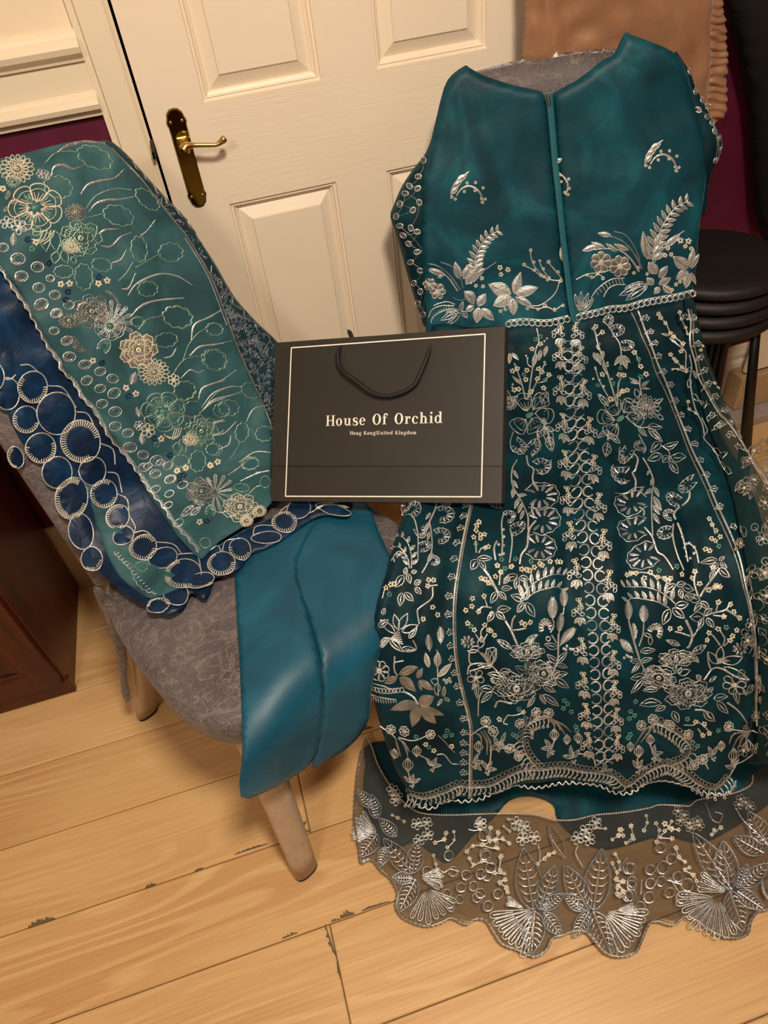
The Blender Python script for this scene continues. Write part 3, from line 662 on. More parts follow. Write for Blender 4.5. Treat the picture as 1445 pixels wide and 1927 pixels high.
def glyph(c):
    if c == 'H': return stem(.13, 0, CAP, top=2)+stem(.13+.80, 0, CAP, top=2)+[gbox(.3, .70, 1.0, .70+TH)], 1.32
    if c == 'K': return stem(.13, 0, CAP, top=2)+gstroke([(.38, .62), (.65, .98), (1.0, CAP-.04)], [TH, TH], 3)+gstroke([(.55, .86), (.8, .45), (1.08, .03)], [TS, TS], 3)+[gbox(.82, CAP-SF, 1.2, CAP), gbox(.82, 0, 1.28, SF)], 1.32
    if c == 'U': return [gbox(.13, .45, .13+TS, CAP), gbox(0, CAP-SF, .5, CAP), gbox(.98, .45, .98+TH, CAP), gbox(.82, CAP-SF, 1.22, CAP)]+gring(.13+.465, .46, .465, .48, TS*.9, .12, 180, 360, 18), 1.28
    if c == 'O': return gring(.62, CAP/2, .60, CAP/2+.03, .29, .09), 1.28
    if c == 'o': return gring(.45, .5, .45, .53, .25, .085), .98
    if c == 'u': return [gbox(.13, .3, .13+TS, 1), gbox(0, 1-SF, .13+TS, 1), gbox(.70, 0, .70+TS, 1), gbox(.57, 1-SF, .9, 1), gbox(.70, 0, 1.08, SF)]+gring(.13+.36, .36, .36, .39, TS*.9, .13, 180, 340, 14), 1.14
    if c == 'n': return stem(.13, 0, 1)+arch(.26, .56)+stem(.70, 0, .62, top=False), 1.15
    if c == 'h': return stem(.13, 0, ASC)+arch(.26, .56)+stem(.70, 0, .62, top=False), 1.15
    if c == 'm': return stem(.13, 0, 1)+arch(.26, .52)+stem(.66, 0, .62, top=False)+arch(.79, .52)+stem(1.19, 0, .62, top=False), 1.64
    if c == 'i': return stem(.13, 0, 1)+gring(.25, 1.36, .15, .15, .149, .149, n=14), .54
    if c == 'r': return stem(.13, 0, 1)+gring(.55, .66, .24, .34, .1, .1, 75, 190, 8)+gring(.66, .83, .14, .15, .139, .149, n=14), .82
    if c == 't': return [gbox(.15, .2, .15+TS, 1.3), gbox(0, 1-SF, .62, 1)]+gring(.42, .24, .27, .26, .17, .1, 180, 330, 10), .70
    if c == 'f': return stem(.13, 0, 1.1, top=False)+[gbox(0, 1-SF, .62, 1)]+gring(.42, 1.14, .29, .38, .2, .1, 40, 190, 12)+gring(.62, 1.32, .13, .13, .129, .129, n=12), .72
    if c == 'd': return [gbox(.66, 0, .66+TS, ASC), gbox(.53, ASC-SF, .7, ASC), gbox(.66, 0, 1.04, SF)]+gring(.43, .5, .42, .53, .24, .085, 30, 330, 24), 1.08
    if c == 'g': return gring(.42, .62, .38, .40, .2, .08)+gstroke([(.2, .28), (.12, .12), (.3, .0), (.62, -.06), (.8, -.22), (.62, -.42), (.3, -.42), (.08, -.28), (.2, -.08)], [.1, .14, .2, .2, .14, .12, .1, .1])+gstroke([(.7, .85), (.82, .98), (.93, .93)], [.09, .15]), .96
    if c == 'c': return gring(.46, .5, .45, .53, .25, .085, 45, 318, 22)+gring(.72, .78, .13, .13, .129, .129, n=12), .90
    if c == 'e': return gring(.45, .5, .44, .53, .24, .085, 0, 322, 24)+[gbox(.2, .5, .86, .5+TH)], .94
    if c == 's': return gstroke([(.68, .78), (.6, .95), (.38, 1.0), (.14, .86), (.2, .62), (.45, .5), (.66, .34), (.62, .08), (.38, 0), (.16, .06), (.08, .26)], [.06, .08, .12, .2, .24, .25, .24, .2, .1, .08, .05])+[gbox(.62, .68, .7, 1.0), gbox(.05, 0, .13, .32)], .80
    if c == '|': return [gbox(.1, -.3, .2, 1.5)], .30
    return [], .62
def write(text, p0, p1, track, name):
    g = []; x = 0
    for c in text:
        P, adv = glyph(c); g += [[(x+a, b) for a, b in pl] for pl in P]; x += adv+track
    x -= track; a, b = px2uv(*p0), px2uv(*p1); e = (b-a); L = np.linalg.norm(e); e /= L; n_ = np.array([-e[1], e[0]]); s = L/x
    mb = MB()
    out = [[tuple(a+e*u*s+n_*v*s) for u, v in pl] for pl in g]
    return face(out, name, M['print'], bag), s
write('House Of Orchid', (614, 802), (833, 796), .17, 'lettering')
write('Hong Kong|United Kingdom', (659, 818.5), (784, 817.5), .2, 'lettering')
fa, fb, fn = px2uv(513, 877), px2uv(947, 877), np.array([0, .0006])
fo = face([[fa-fn, fb-fn, fb+fn, fa+fn]], 'fold_line', M['cord'], bag, d=.0016)
# rope handle
def bagat(x, y, d): a = px2uv(x, y); return BO+bu*a[0]+bv*a[1]+bnn*d
hp = crom([(640, 648), (638, 672), (642, 692), (654, 706), (668, 716), (686, 730), (700, 740), (722, 747), (745, 745), (768, 736), (783, 724), (792, 706), (803, 678), (811, 648)], 5)
dd = np.interp(np.linspace(0, 1, len(hp)), [0, .06, .25, .6, .9, 1], [-.004, .006, .013, .008, .006, -.004])
MB().tube([bagat(x, y, d) for (x, y), d in zip(hp, dd)], .0042, 10).obj('rope_handle', M['cord'], bag, True)
rp = crom([(650, 640), (647, 624), (643, 615), (638, 608)], 4)
MB().tube([bagat(x, y, d) for (x, y), d in zip(rp, np.linspace(-.036, -.042, len(rp)))], [.0042]*(len(rp)-3)+[.003, .002, .001], 8).obj('rope_handle', M['cord'], bag, True)
# ================================================================== COAT, STOOLS, CABINET, SMALL THINGS
ct = thing('tan_jacket', (.95, 1.44, 1.2), 'tan nylon jacket with gathered edge hanging on the wall behind the dress', 'jacket')
def cfold(px): return .010*vnoise(px*[1.6, .55], 60, 61)+.005*vnoise(px, 28, 62)
CT = Cloth(on_wall(DW-.05), cfold, (.045, 34), [(1030, -420), (998, -300), (990, -160), (986, 0), (985, 60), (982, 128), (1040, 160), (1200, 250), (1300, 300), (1325, 260), (1330, 0), (1320, -160), (1300, -330), (1230, -420), (1130, -450)], 1)
CT.build('jacket_body', M['coat'], ct, 12)
CE = Cloth(on_wall(DW-.066), lambda p: .003*np.sin(p[:, 1]/2.6+3*vnoise(p, 18, 63))+.005*vnoise(p, 14, 64), (.012, 12), [(1290, -330), (1308, -160), (1316, 0), (1325, 80), (1322, 160), (1316, 205), (1330, 236), (1350, 228), (1364, 212), (1366, 130), (1364, 50), (1358, 0), (1350, -160), (1330, -330)], 1)
CE.build('gathered_cuff', M['coat'], ct, 3.2)
CS = Cloth(on_wall(DW-.075), cfold, (.02, 20), [(1000, -340), (985, -160), (984, 0), (982, 128), (1046, 122), (1048, 60), (1046, 0), (1060, -160), (1075, -340)], 1)
CS.build('sleeve', M['coat'], ct, 10)
tg = Cloth(on_wall(DW-.10), None, (.004, 6), [(1048, 97), (1042, 103), (1034, 122), (1052, 120), (1051, 108)], 1)
tag(tg.build('white_label', M['white_cloth'], ct, 4))
BC = Cloth(on_wall(DW-.04), lambda p: .02*vnoise(p*[1.8, .35], 60, 65), (.06, 50), [(1470, -430), (1405, -320), (1392, -160), (1376, 0), (1384, 70), (1410, 180), (1418, 300), (1424, 400), (1440, 452), (1500, 480), (1640, 470), (1670, 200), (1680, -160), (1650, -330), (1570, -430), (1520, -450)], 2)
bc = BC.build('black_coat', M['black_fabric'], None, 16, .003); tag(bc, 'black coat hanging at the dark right edge of the wall beside the tan jacket', 'coat')
# stools
sg = 'stack of black stools'
SC = np.array([1.055, 1.275]); 
lab = ['topmost black round stool of the stack behind the dress', 'black round stool second from the top of the stack', 'black round stool third from the top of the stack', 'lowest black round stool of the stack, its legs reaching the floor']
for k in range(4):
    zt = .625-k*.032
    st = thing('stool', (SC[0], SC[1], 0 if k == 3 else zt-.47), lab[k], 'stool', sg); mb = MB(); rr = .158+.002*k
    mb.loft([[(SC[0]+r*math.cos(q), SC[1]+r*math.sin(q), zt+z) for q in np.linspace(0, 2*PI, 49)[:-1]] for r, z in ((rr*.9, -.026), (rr, -.022), (rr+.004, -.013), (rr, -.005), (rr*.96, 0), (rr*.8, .001))])
    mb.obj('seat', M['stool_vinyl'], st, True)
    mb = MB(); mb.loft([[(SC[0]+r*math.cos(q), SC[1]+r*math.sin(q), zt+z) for q in np.linspace(0, 2*PI, 33)[:-1]] for r, z in ((rr*.93, -.0315), (rr*.93, -.026))]); mb.obj('rim', M['stool_metal'], st, True)
    for j in range(4):
        q = math.radians(38+90*j+5.5*k-16); lo = 0.0 if k == 3 else zt-.50+.0
        zb = 0 if k == 3 else .035*(3-k)
        mb = MB(); r0 = .125; r1 = .205+.004*k
        P = [(SC[0]+(r0+(r1-r0)*u)*math.cos(q), SC[1]+(r0+(r1-r0)*u)*math.sin(q), (zt-.03)*(1-u)+(zb+.001)*u) for u in (0, .5, 1)]
        mb.tube(P, .0092, 10); mb.obj('leg', M['stool_metal'], st, True)
# mahogany cabinet at the left
cb = thing('cabinet', (-.9, 1.28, 0), 'dark mahogany cabinet with a panelled door at the left edge behind the near chair', 'cabinet')
CX1, CY0, CZ = -.590, 1.098, .97
MB().box((-1.35, CY0+.018, .0), (CX1, BY-.03, CZ)).obj('body', M['mahogany'], cb, bevel=.003)
MB().box((-1.37, CY0-.01, CZ), (CX1+.015, BY-.025, CZ+.022)).obj('top', M['mahogany'], cb, bevel=.004)
MB().box((-1.352, CY0+.012, 0), (CX1+.004, CY0+.03, .05)).obj('plinth', M['mahogany'], cb, bevel=.003)
def cdoor(x0, x1, z0, z1):
    prof = [(0, 0), (.055, 0), (.058, .006), (.064, .007), (.067, .012), (.095, .004), (.098, .004)]
    rings = [[(x0+o, CY0+d, z0+o), (x1-o, CY0+d, z0+o), (x1-o, CY0+d, z1-o), (x0+o, CY0+d, z1-o)] for o, d in prof]
    mb = MB(); mb.loft([[(x0, CY0+.018, z0), (x1, CY0+.018, z0), (x1, CY0+.018, z1), (x0, CY0+.018, z1)]]+rings, True, True); return mb.obj('door', M['mahogany'], cb)
cdoor(-.968, CX1-.006, .052, CZ-.005); cdoor(-1.345, -.972, .052, CZ-.005)
# things low on the floor at the right
lb = MB(); P, _ = on_wall(1.405)([(1402, 702), (1530, 664), (1574, 547), (1446, 585)]); P = np.array(P)
lb.add(np.vstack([P, P+[0, .012, 0]]), [(0, 1, 2, 3), (4, 7, 6, 5), (0, 4, 5, 1), (1, 5, 6, 2), (2, 6, 7, 3), (3, 7, 4, 0)])
bx = MB().box((1.355, 1.395, .034), (1.95, 1.455, .145)); tag(bx.obj('storage_box', M['card'], bevel=.004), 'tan low box on the floor behind the stool legs at the right edge', 'box')
tag(lb.obj('leaning_board', M['trim']), 'cream board leaning on the wall above the low box at the right edge', 'board')
pl = MB().box((1.33, 1.345, .001), (1.97, 1.46, .032)); tag(pl.obj('storage_tray', M['lilac'], bevel=.006), 'pale lilac plastic tray under the tan low box', 'tray')
# ================================================================== EMBROIDERY
class Emb:
    """raised thread and satin stitch lying on a cloth; coordinates in photo pixels (optionally of a zoomed tile)"""
    MATS = ['silver', 'ivory', 'mint', 'foil', 'silver_dim', 'silver_blue', 'navy', 'lining']
    def __init__(s, cloth, parent, eps=.0012):
        s.c, s.p, s.eps = cloth, parent, eps; s.o = np.zeros(2); s.k = 1.; s.Q = []; s.wk = 1.; s.base = 'silver'
    def tile(s, ox, oy, k): s.o = np.array([ox, oy], float); s.k = k; return s
    def px(s, p): return s.o+np.atleast_2d(np.asarray(p, float))*s.k
    def raw(s, P, w, m=None, closed=False, eps=0, h=.42):
        """ridge-shaped thread along pixel points P, width w in photo pixels (number or list)"""
        P = np.asarray(P, float)
        if closed: P = np.vstack([P, P[:1]])
        if len(P) > 1: s.Q.append((0, P, w, m or s.base, closed, eps, h))
    def line(s, pts, w=2., m=None, sm=5, closed=False, **k):
        P = s.px(pts)
        if sm > 1 and len(P) > 2: P = crom(P, sm, closed)
        s.raw(P, w, m, closed, **k)
    def fillraw(s, P, m=None, h=1.4, eps=0):
        P = np.asarray(P, float); c = P.mean(0); s.Q.append((1, np.vstack([P, c+(P-c)*.55, c[None]]), h, m or s.base, False, eps, len(P)))
    # ---- motifs, all sizes in photo pixels after s.px
    def star(s, x, y, r=5., m='ivory', n=5):
        c = s.px((x, y))[0]; a0 = rng.uniform(0, 6); q = [a0+PI*i/n for i in range(2*n)]
        P = np.array([c+(r if i % 2 == 0 else r*.52)*np.array([math.cos(t), math.sin(t)]) for i, t in enumerate(q)])
        s.raw(c+(P-c)*.78, r*.42, m, True)
    def dots(s, pts, r=1.8, m=None):
        for p in s.px(pts): s.ringraw(p, r*.7, r*.9, m or s.base, n=6)
    def ringraw(s, c, r, w, m=None, a0=0, a1=360, n=14, ry=None, rot=0, **k):
        ry = ry or r; q = np.radians(np.linspace(a0, a1, n+1)); cl = abs(a1-a0) >= 360
        if cl: q = q[:-1]
        P = np.c_[r*np.cos(q), ry*np.sin(q)]; ro = math.radians(rot); P = P @ np.array([[math.cos(ro), math.sin(ro)], [-math.sin(ro), math.cos(ro)]])
        s.raw(np.asarray(c)+P, w, m, cl, **k)
    def ring(s, x, y, r, w=2., m=None, **k): s.ringraw(s.px((x, y))[0], r, w, m, **k)
    def flower(s, x, y, r, n=5, m=None, w=1.5, cm='ivory', fill=None, rot=None):
        c = s.px((x, y))[0]; a0 = rng.uniform(0, 6) if rot is None else math.radians(rot)
        for i in range(n):
            a = a0+2*PI*i/n; d = np.array([math.cos(a), math.sin(a)]); e = np.array([-d[1], d[0]])
            P = np.array([c+d*r*.22, c+d*r*.55+e*r*.30, c+d*r*.88+e*r*.26, c+d*r*1., c+d*r*.88-e*r*.26, c+d*r*.55-e*r*.30])
            if fill: s.fillraw(crom(P, 2, True), fill, .8)
            s.raw(crom(P, 3, True), w, m, True)
        s.ringraw(c, r*.14, r*.16+.5, cm, n=6)
    def leaf(s, x0, y0, x1, y1, wd=.4, style='satin', m=None, w=1.5, wob=0.):
        a, b = s.px([(x0, y0), (x1, y1)]); d = b-a; L = np.linalg.norm(d)+1e-6; e = np.array([-d[1], d[0]])*wd/2
        u = np.linspace(0, 1, 9)[1:-1]; pr = np.sin(PI*u**.85)
        up = [a+d*t+e*p*(1+wob*(-1)**i) for i, (t, p) in enumerate(zip(u, pr))]; dn = [a+d*t-e*p*(1+wob*(-1)**i) for i, (t, p) in enumerate(zip(u, pr))][::-1]
        P = np.array([a]+up+[b]+dn)
        if style == 'satin':
            s.fillraw(P, m, 1.); s.raw(P, w*.8, m, True); s.raw([a+d*.12, a+d*.5, a+d*.85], w*.7, 'silver_dim', eps=.0012)
        elif style == 'fill': s.fillraw(P, m, 1.4)
        elif style == 'open':
            s.raw(P, w, m, True); c = a+d*.5
            s.raw([a+d*.2, a+d*.5+e*.1, a+d*.8], [w*.8, L*wd*.26, w*.5], m)
        elif style == 'line': s.raw(P, w, m, True)
        elif style == 'vein':
            s.raw(P, w, m, True); s.raw([a, a+d*.45, a+d*.9], [w*1.2, w, w*.6], m)
            for t in np.linspace(.2, .75, max(2, int(L/9))):
                p = math.sin(PI*t**.85)
                for sg_ in (1, -1): s.raw([a+d*t, a+d*(t+.10)+e*sg_*p*.45, a+d*(t+.16)+e*sg_*p*.8], [w*.8, w*.5], m)
        elif style == 'feather':
            s.raw([a, b], w*1.1, m)
            for t in np.linspace(.1, .95, max(4, int(L/2.6))):
                p = math.sin(PI*(t*.85+.1))
                for sg_ in (1, -1): s.raw([a+d*t, a+d*(t+.10)+e*sg_*p], [w*1.3, w*.7], m)
    def leaves(s, lst, wd=.4, style='satin', **k):
        for l in lst: s.leaf(*l[:4], l[4] if len(l) > 4 else wd, style, **k)
    def trefoil(s, x, y, sd=1, r=6.5, m=None, rot=0):
        c = s.px((x, y))[0]; ro = math.radians(rot)
        P = np.array([(-1, .35), (-.5, .75), (.1, .55), (.5, 1.), (.75, .35), (1.1, -.2), (.5, -.35), (.2, -1.), (-.3, -.45), (-.85, -.5)])*r*[sd, 1]
        P = P @ np.array([[math.cos(ro), math.sin(ro)], [-math.sin(ro), math.cos(ro)]])
        s.raw(c+P, 1.7, m, True); s.raw([c-[r*.5*sd, 0], c+[r*.4*sd, 0]], 1.8, m)
    def geranium(s, x, y, r, ang, m='silver_blue', m2='foil', n=9, span=260, asp=.72, w=1.4):
        """fan leaf: scalloped outline and radiating satin bars; ang = direction of the open side"""
        c = s.px((x, y))[0]; ro = math.radians(ang); RM = np.array([[math.cos(ro), math.sin(ro)], [-math.sin(ro), math.cos(ro)]])
        qs = np.radians(np.linspace(-span/2, span/2, n)); out = []
        for i, q in enumerate(qs):
            d = np.array([math.cos(q), math.sin(q)*asp]) @ RM
            s.raw([c+d*r*.35, c+d*r*.62, c+d*r*.88], [r*.07+.6, r*.16+.8, r*.13+.6], m2 if i % 2 else m)
            if i < n-1:
                q2 = (q+qs[i+1])/2
            out += [c+d*r*1.02]
            if i < n-1: out += [c+(np.array([math.cos(q2), math.sin(q2)*asp]) @ RM)*r*.93]
        s.raw(crom(out, 2), w, 'silver')
    def sprig(s, pts, size, gap=9, wd=.42, side=0, style='satin', m=None, w=2., taper=.6, fwd=.55):
        P = crom(s.px(pts), 8); s.raw(P, [w*1.2, w*.6], m)
        L = np.r_[0, np.cumsum(np.linalg.norm(np.diff(P, axis=0), axis=1))]; k = 0; t = gap*.6
        while t < L[-1]:
            p = np.array([np.interp(t, L, P[:, 0]), np.interp(t, L, P[:, 1])]); q = np.array([np.interp(t+2, L, P[:, 0]), np.interp(t+2, L, P[:, 1])])
            d = (q-p)/(np.linalg.norm(q-p)+1e-9) if np.linalg.norm(q-p) > 0 else np.array([1, 0]); e = np.array([-d[1], d[0]])
            sz = size*(1-(1-taper)*t/L[-1])
            for sg_ in ((1, -1) if side == 0 else (side,)):
                if side == 0 and k % 2 == (sg_ < 0): pass
                b = p+(d*fwd+e*sg_*.8)*sz
                o, kk = s.o, s.k; s.o, s.k = np.zeros(2), 1.; s.leaf(p[0], p[1], b[0], b[1], wd, style, m, w*.6); s.o, s.k = o, kk
            t += gap; k += 1
    def buds(s, pts, r=4., m='ivory', stem=2., sm='silver'):
        """twig carrying little star flowers"""
        s.line(pts, stem, sm)
        for i, p in enumerate(pts): s.star(p[0]+rng.uniform(-6, 6), p[1]+rng.uniform(-6, 6), r*rng.uniform(.8, 1.15), m)
    def chrys(s, x, y, r, m='silver', layers=3, w=1.3, asp=.85, n=14):
        c = s.px((x, y))[0]
        for l in range(layers):
            r0 = r*(1-l*.3)
            for i in range(n-2*l):
                q = 2*PI*(i+.5*l)/(n-2*l); d = np.array([math.cos(q), math.sin(q)*asp]); e = np.array([-d[1], d[0]])
                P = np.array([c+d*r0*.55, c+d*r0*.8+e*r0*.13, c+d*r0, c+d*r0*.8-e*r0*.13])
                s.raw(crom(P, 2, True), w, m, True, eps=l*.0008)
        s.ringraw(c, r*.14, r*.2, 'silver_dim', n=7)
    def peony(s, x, y, r, m='silver', asp=.75, rows=4, w=1.4, fill=None, rot=0):
        c = s.px((x, y))[0]; g = np.random.default_rng(int(x*7+y)); ro = math.radians(rot)
        RM = np.array([[math.cos(ro), math.sin(ro)], [-math.sin(ro), math.cos(ro)]])
        for l in range(rows):
            r0 = r*(1-l/rows*.82); n = 7-l if l < 3 else 4
            for i in range(n):
                q = 2*PI*(i+.5*l)/n+g.uniform(-.1, .1); hw = PI/n*1.08; pts = []
                for t in np.linspace(-1, 1, 9):
                    rr = r0*(1+.05*math.sin(t*9))*(1-.30*abs(t)**2.5); pts.append(c+np.array([math.cos(q+hw*t)*rr, math.sin(q+hw*t)*rr*asp]) @ RM)
                inner = [c+np.array([math.cos(q+hw*.9)*r0*.5, math.sin(q+hw*.9)*r0*.5*asp]) @ RM, c+np.array([math.cos(q-hw*.9)*r0*.5, math.sin(q-hw*.9)*r0*.5*asp]) @ RM]
                if fill: s.fillraw(np.array(pts+inner), fill, .6, eps=l*.0004)
                s.raw(np.array(pts), w, m, False, eps=l*.0006)
                for t in np.linspace(-.6, .6, 4):
                    s.raw([c+np.array([math.cos(q+hw*t)*r0*k_, math.sin(q+hw*t)*r0*asp*k_]) @ RM for k_ in (.62, .86)], [w*.8, w*.4], m, eps=l*.0006)
        s.ringraw(c, r*.1, r*.12, m, n=7, eps=.002)
    def openflower(s, x, y, r, n=6, m='silver', w=1.6, asp=.9, rot=0, cm='mint', skip=()):
        """big open flower: double-outlined petals with stamens"""
        c = s.px((x, y))[0]
        for i in range(n):
            if i in skip: continue
            q = math.radians(rot)+2*PI*i/n; d = np.array([math.cos(q), math.sin(q)*asp]); e = np.array([-math.sin(q), math.cos(q)*asp])
            for k_ in (1., .78):
                P = np.array([c+d*r*.25, c+d*r*.5*k_+e*r*.26*k_, c+d*r*.85*k_+e*r*.34*k_, c+d*r*k_, c+d*r*.85*k_-e*r*.34*k_, c+d*r*.5*k_-e*r*.26*k_])
                s.raw(crom(P, 3, True), w*(1 if k_ == 1 else .6), m, True)
            for t in (-.18, 0, .18): s.raw([c+d*r*.2, c+d*r*.62+e*r*t], [w, w*.5], m)
        s.fillraw(np.array([c+[r*.16*math.cos(t), r*.12*math.sin(t)] for t in np.linspace(0, 2*PI, 9)[:-1]]), cm, 1.2)
    def lantern(s, x, y, r, m='silver', ang=90):
        c = s.px((x, y))[0]; q = math.radians(ang); d = np.array([math.cos(q), math.sin(q)]); e = np.array([-d[1], d[0]])
        for k_ in (-1, -.5, 0, .5, 1): s.raw(crom([c-d*r, c+e*r*.75*k_, c+d*r], 3), 1.5, m)
    def scallop(s, pts, gap=9, dep=2.5, w=2.2, m=None, side=1):
        P = crom(s.px(pts), 6); L = np.r_[0, np.cumsum(np.linalg.norm(np.diff(P, axis=0), axis=1))]; n = max(2, int(L[-1]/gap)*6); t = np.linspace(0, L[-1], n+1)
        Q = np.c_[np.interp(t, L, P[:, 0]), np.interp(t, L, P[:, 1])]; T = np.gradient(Q, axis=0); T /= np.linalg.norm(T, axis=1)[:, None]+1e-9
        s.raw(Q+np.c_[-T[:, 1], T[:, 0]]*(side*dep*np.abs(np.sin(PI*t/gap)))[:, None], w, m)
    def pearls(s, pts, gap=5., r=1.7, m='silver'):
        P = crom(s.px(pts), 6); L = np.r_[0, np.cumsum(np.linalg.norm(np.diff(P, axis=0), axis=1))]
        s.raw(P, r*.9, 'silver_dim')
        for t in np.arange(0, L[-1], gap):
            c = np.array([np.interp(t, L, P[:, 0]), np.interp(t, L, P[:, 1])]); s.fillraw(np.array([c+[r*math.cos(q), r*math.sin(q)] for q in np.linspace(0, 2*PI, 7)[:-1]]), m, 1.6)
    def blanket(s, pts, n, ln, w=1.8, m='silver', side=1, every=1, rimw=2.2):
        """blanket stitch: rim line with perpendicular stitches on one side"""
        P = crom(s.px(pts), 6); s.raw(P, rimw, m); L = np.r_[0, np.cumsum(np.linalg.norm(np.diff(P, axis=0), axis=1))]
        for t in np.linspace(.02, .98, n)*L[-1]:
            c = np.array([np.interp(t, L, P[:, 0]), np.interp(t, L, P[:, 1])]); q = np.array([np.interp(t+1, L, P[:, 0]), np.interp(t+1, L, P[:, 1])])-c
            q /= np.linalg.norm(q)+1e-9; e = np.array([-q[1], q[0]])*side; s.raw([c, c+e*ln], [w, w*.6], m)
    def borderleaf(s, x0, y0, x1, y1, wd=.5, m='silver_blue', m2='foil', n=6, w=2.2):
        a, b = s.px([(x0, y0), (x1, y1)]); d = b-a; L = np.linalg.norm(d); e = np.array([-d[1], d[0]])*wd/2
        u = np.linspace(0, 1, 9)[1:-1]; pr = np.sin(PI*u**.8)**.85
        P = np.array([a]+[a+d*t+e*p for t, p in zip(u, pr)]+[b]+[a+d*t-e*p for t, p in zip(u, pr)][::-1])
        s.raw(crom(P, 2, True), w, m, True); s.raw([a, a+d*.5, a+d*.93], [w*1.2, w*.8, w*.5], m2)
        for t in np.linspace(.16, .78, n):
            p = math.sin(PI*t**.8)**.85
            for sg_ in (1, -1): s.raw(crom([a+d*(t-.02)+e*sg_*.08, a+d*(t-.01)+e*sg_*p*.42, a+d*(t+.07)+e*sg_*p*.78], 3), [w*.4, w*1.0, w*.3], m2 if rng.random() < .6 else 'silver')
    def shellfan(s, x, y, r, a0, a1, n=6, m='silver', w=1.6):
        c = s.px((x, y))[0]
        for q in np.radians(np.linspace(a0, a1, n)):
            d = np.array([math.cos(q), math.sin(q)]); e = np.array([-d[1], d[0]]); rr = r*rng.uniform(.9, 1.05)
            P = np.array([c+d*rr*.12, c+d*rr*.6+e*rr*.045, c+d*rr*.92+e*rr*.075, c+d*rr, c+d*rr*.92-e*rr*.075, c+d*rr*.6-e*rr*.045])
            s.raw(crom(P, 2, True), w, m, True); s.raw([c+d*rr*.5, c+d*rr*.93], [w*.6, w*1.3], 'foil')
    def flush(s, name, parent=None, kind=None, label=None):
        if not s.Q: return None
        if kind is None and len(s.Q) > 1:                # pieces that do not touch become parts of their own
            Q = s.Q; bb = [(q[1].min(0)-1.6, q[1].max(0)+1.6) for q in Q]; g = list(range(len(Q)))
            def find(i):
                while g[i] != i: g[i] = g[g[i]]; i = g[i]
                return i
            for i in range(len(Q)):
                for j in range(i):
                    if (bb[i][0] < bb[j][1]).all() and (bb[j][0] < bb[i][1]).all(): g[find(i)] = find(j)
            gr = {}
            for i in range(len(Q)): gr.setdefault(find(i), []).append(i)
            G = list(gr.values())
            if len(G) > 1:
                box = lambda L: (np.min([bb[i][0] for i in L], 0), np.max([bb[i][1] for i in L], 0))
                big = [L for L in G if max(box(L)[1]-box(L)[0]) > 15] or [G[0]]
                for L in G:
                    if not any(L is q for q in big):
                        cc = sum(box(L))/2; best = min(big, key=lambda q: np.linalg.norm(sum(box(q))/2-cc)); best += L
                out = None
                for L in big:
                    s.Q = [Q[i] for i in L]; out = s.build_(name, parent, None, label)
                return out
        return s.build_(name, parent, kind, label)
    def build_(s, name, parent, kind, label):
        X_, N_ = s.c.at(np.vstack([q[1] for q in s.Q]), 0.); D_ = np.linalg.norm(X_-C0, axis=1)/F
        VV, FF, MM, n0, i0 = [], [], [], 0, 0
        for ty, P, w, m, closed, eps, h in s.Q:
            k = len(P); X = X_[i0:i0+k].copy(); N = N_[i0:i0+k]; D = D_[i0:i0+k]; i0 += k; mi = s.MATS.index(m)
            if ty == 0:
                X += N*(s.eps+eps); T = np.gradient(X, axis=0); T /= (np.linalg.norm(T, axis=1)[:, None]+1e-12); B = np.cross(T, N)
                if closed: B[0] = B[-1] = (B[0]+B[-1])/2
                W_ = np.interp(np.linspace(0, 1, k), np.linspace(0, 1, len(w)), w) if hasattr(w, '__len__') else np.full(k, float(w))
                W_ = (W_*s.wk*D)[:, None]
                VV.append(np.stack([X-B*W_/2, X+N*W_*h, X+B*W_/2], 1).reshape(-1, 3))
                for i in range(k-1):
                    a = n0+3*i; FF += [(a, a+1, a+4, a+3), (a+1, a+2, a+5, a+4)]
                MM += [mi]*(2*(k-1)); n0 += 3*k
            else:
                n = h; X += N*(s.eps*.8+eps); d = D[-1]*w; X[n:2*n] += N[n:2*n]*d*.8; X[-1] += N[-1]*d; VV.append(X)
                for i in range(n):
                    j = (i+1) % n; FF += [(n0+i, n0+j, n0+n+j, n0+n+i), (n0+n+i, n0+n+j, n0+2*n)]
                MM += [mi]*(2*n); n0 += k
        o = mesh(name, np.vstack(VV), FF, M[s.MATS[0]], parent or s.p, True)
        used = sorted(set(MM)); o.data.materials.clear()
        for u in used: o.data.materials.append(M[s.MATS[u]])
        mp = {u: i for i, u in enumerate(used)}; o.data.polygons.foreach_set('material_index', [mp[i] for i in MM])
        if kind: o['kind'] = kind
        if label: o['label'] = label
        s.Q = []; return o
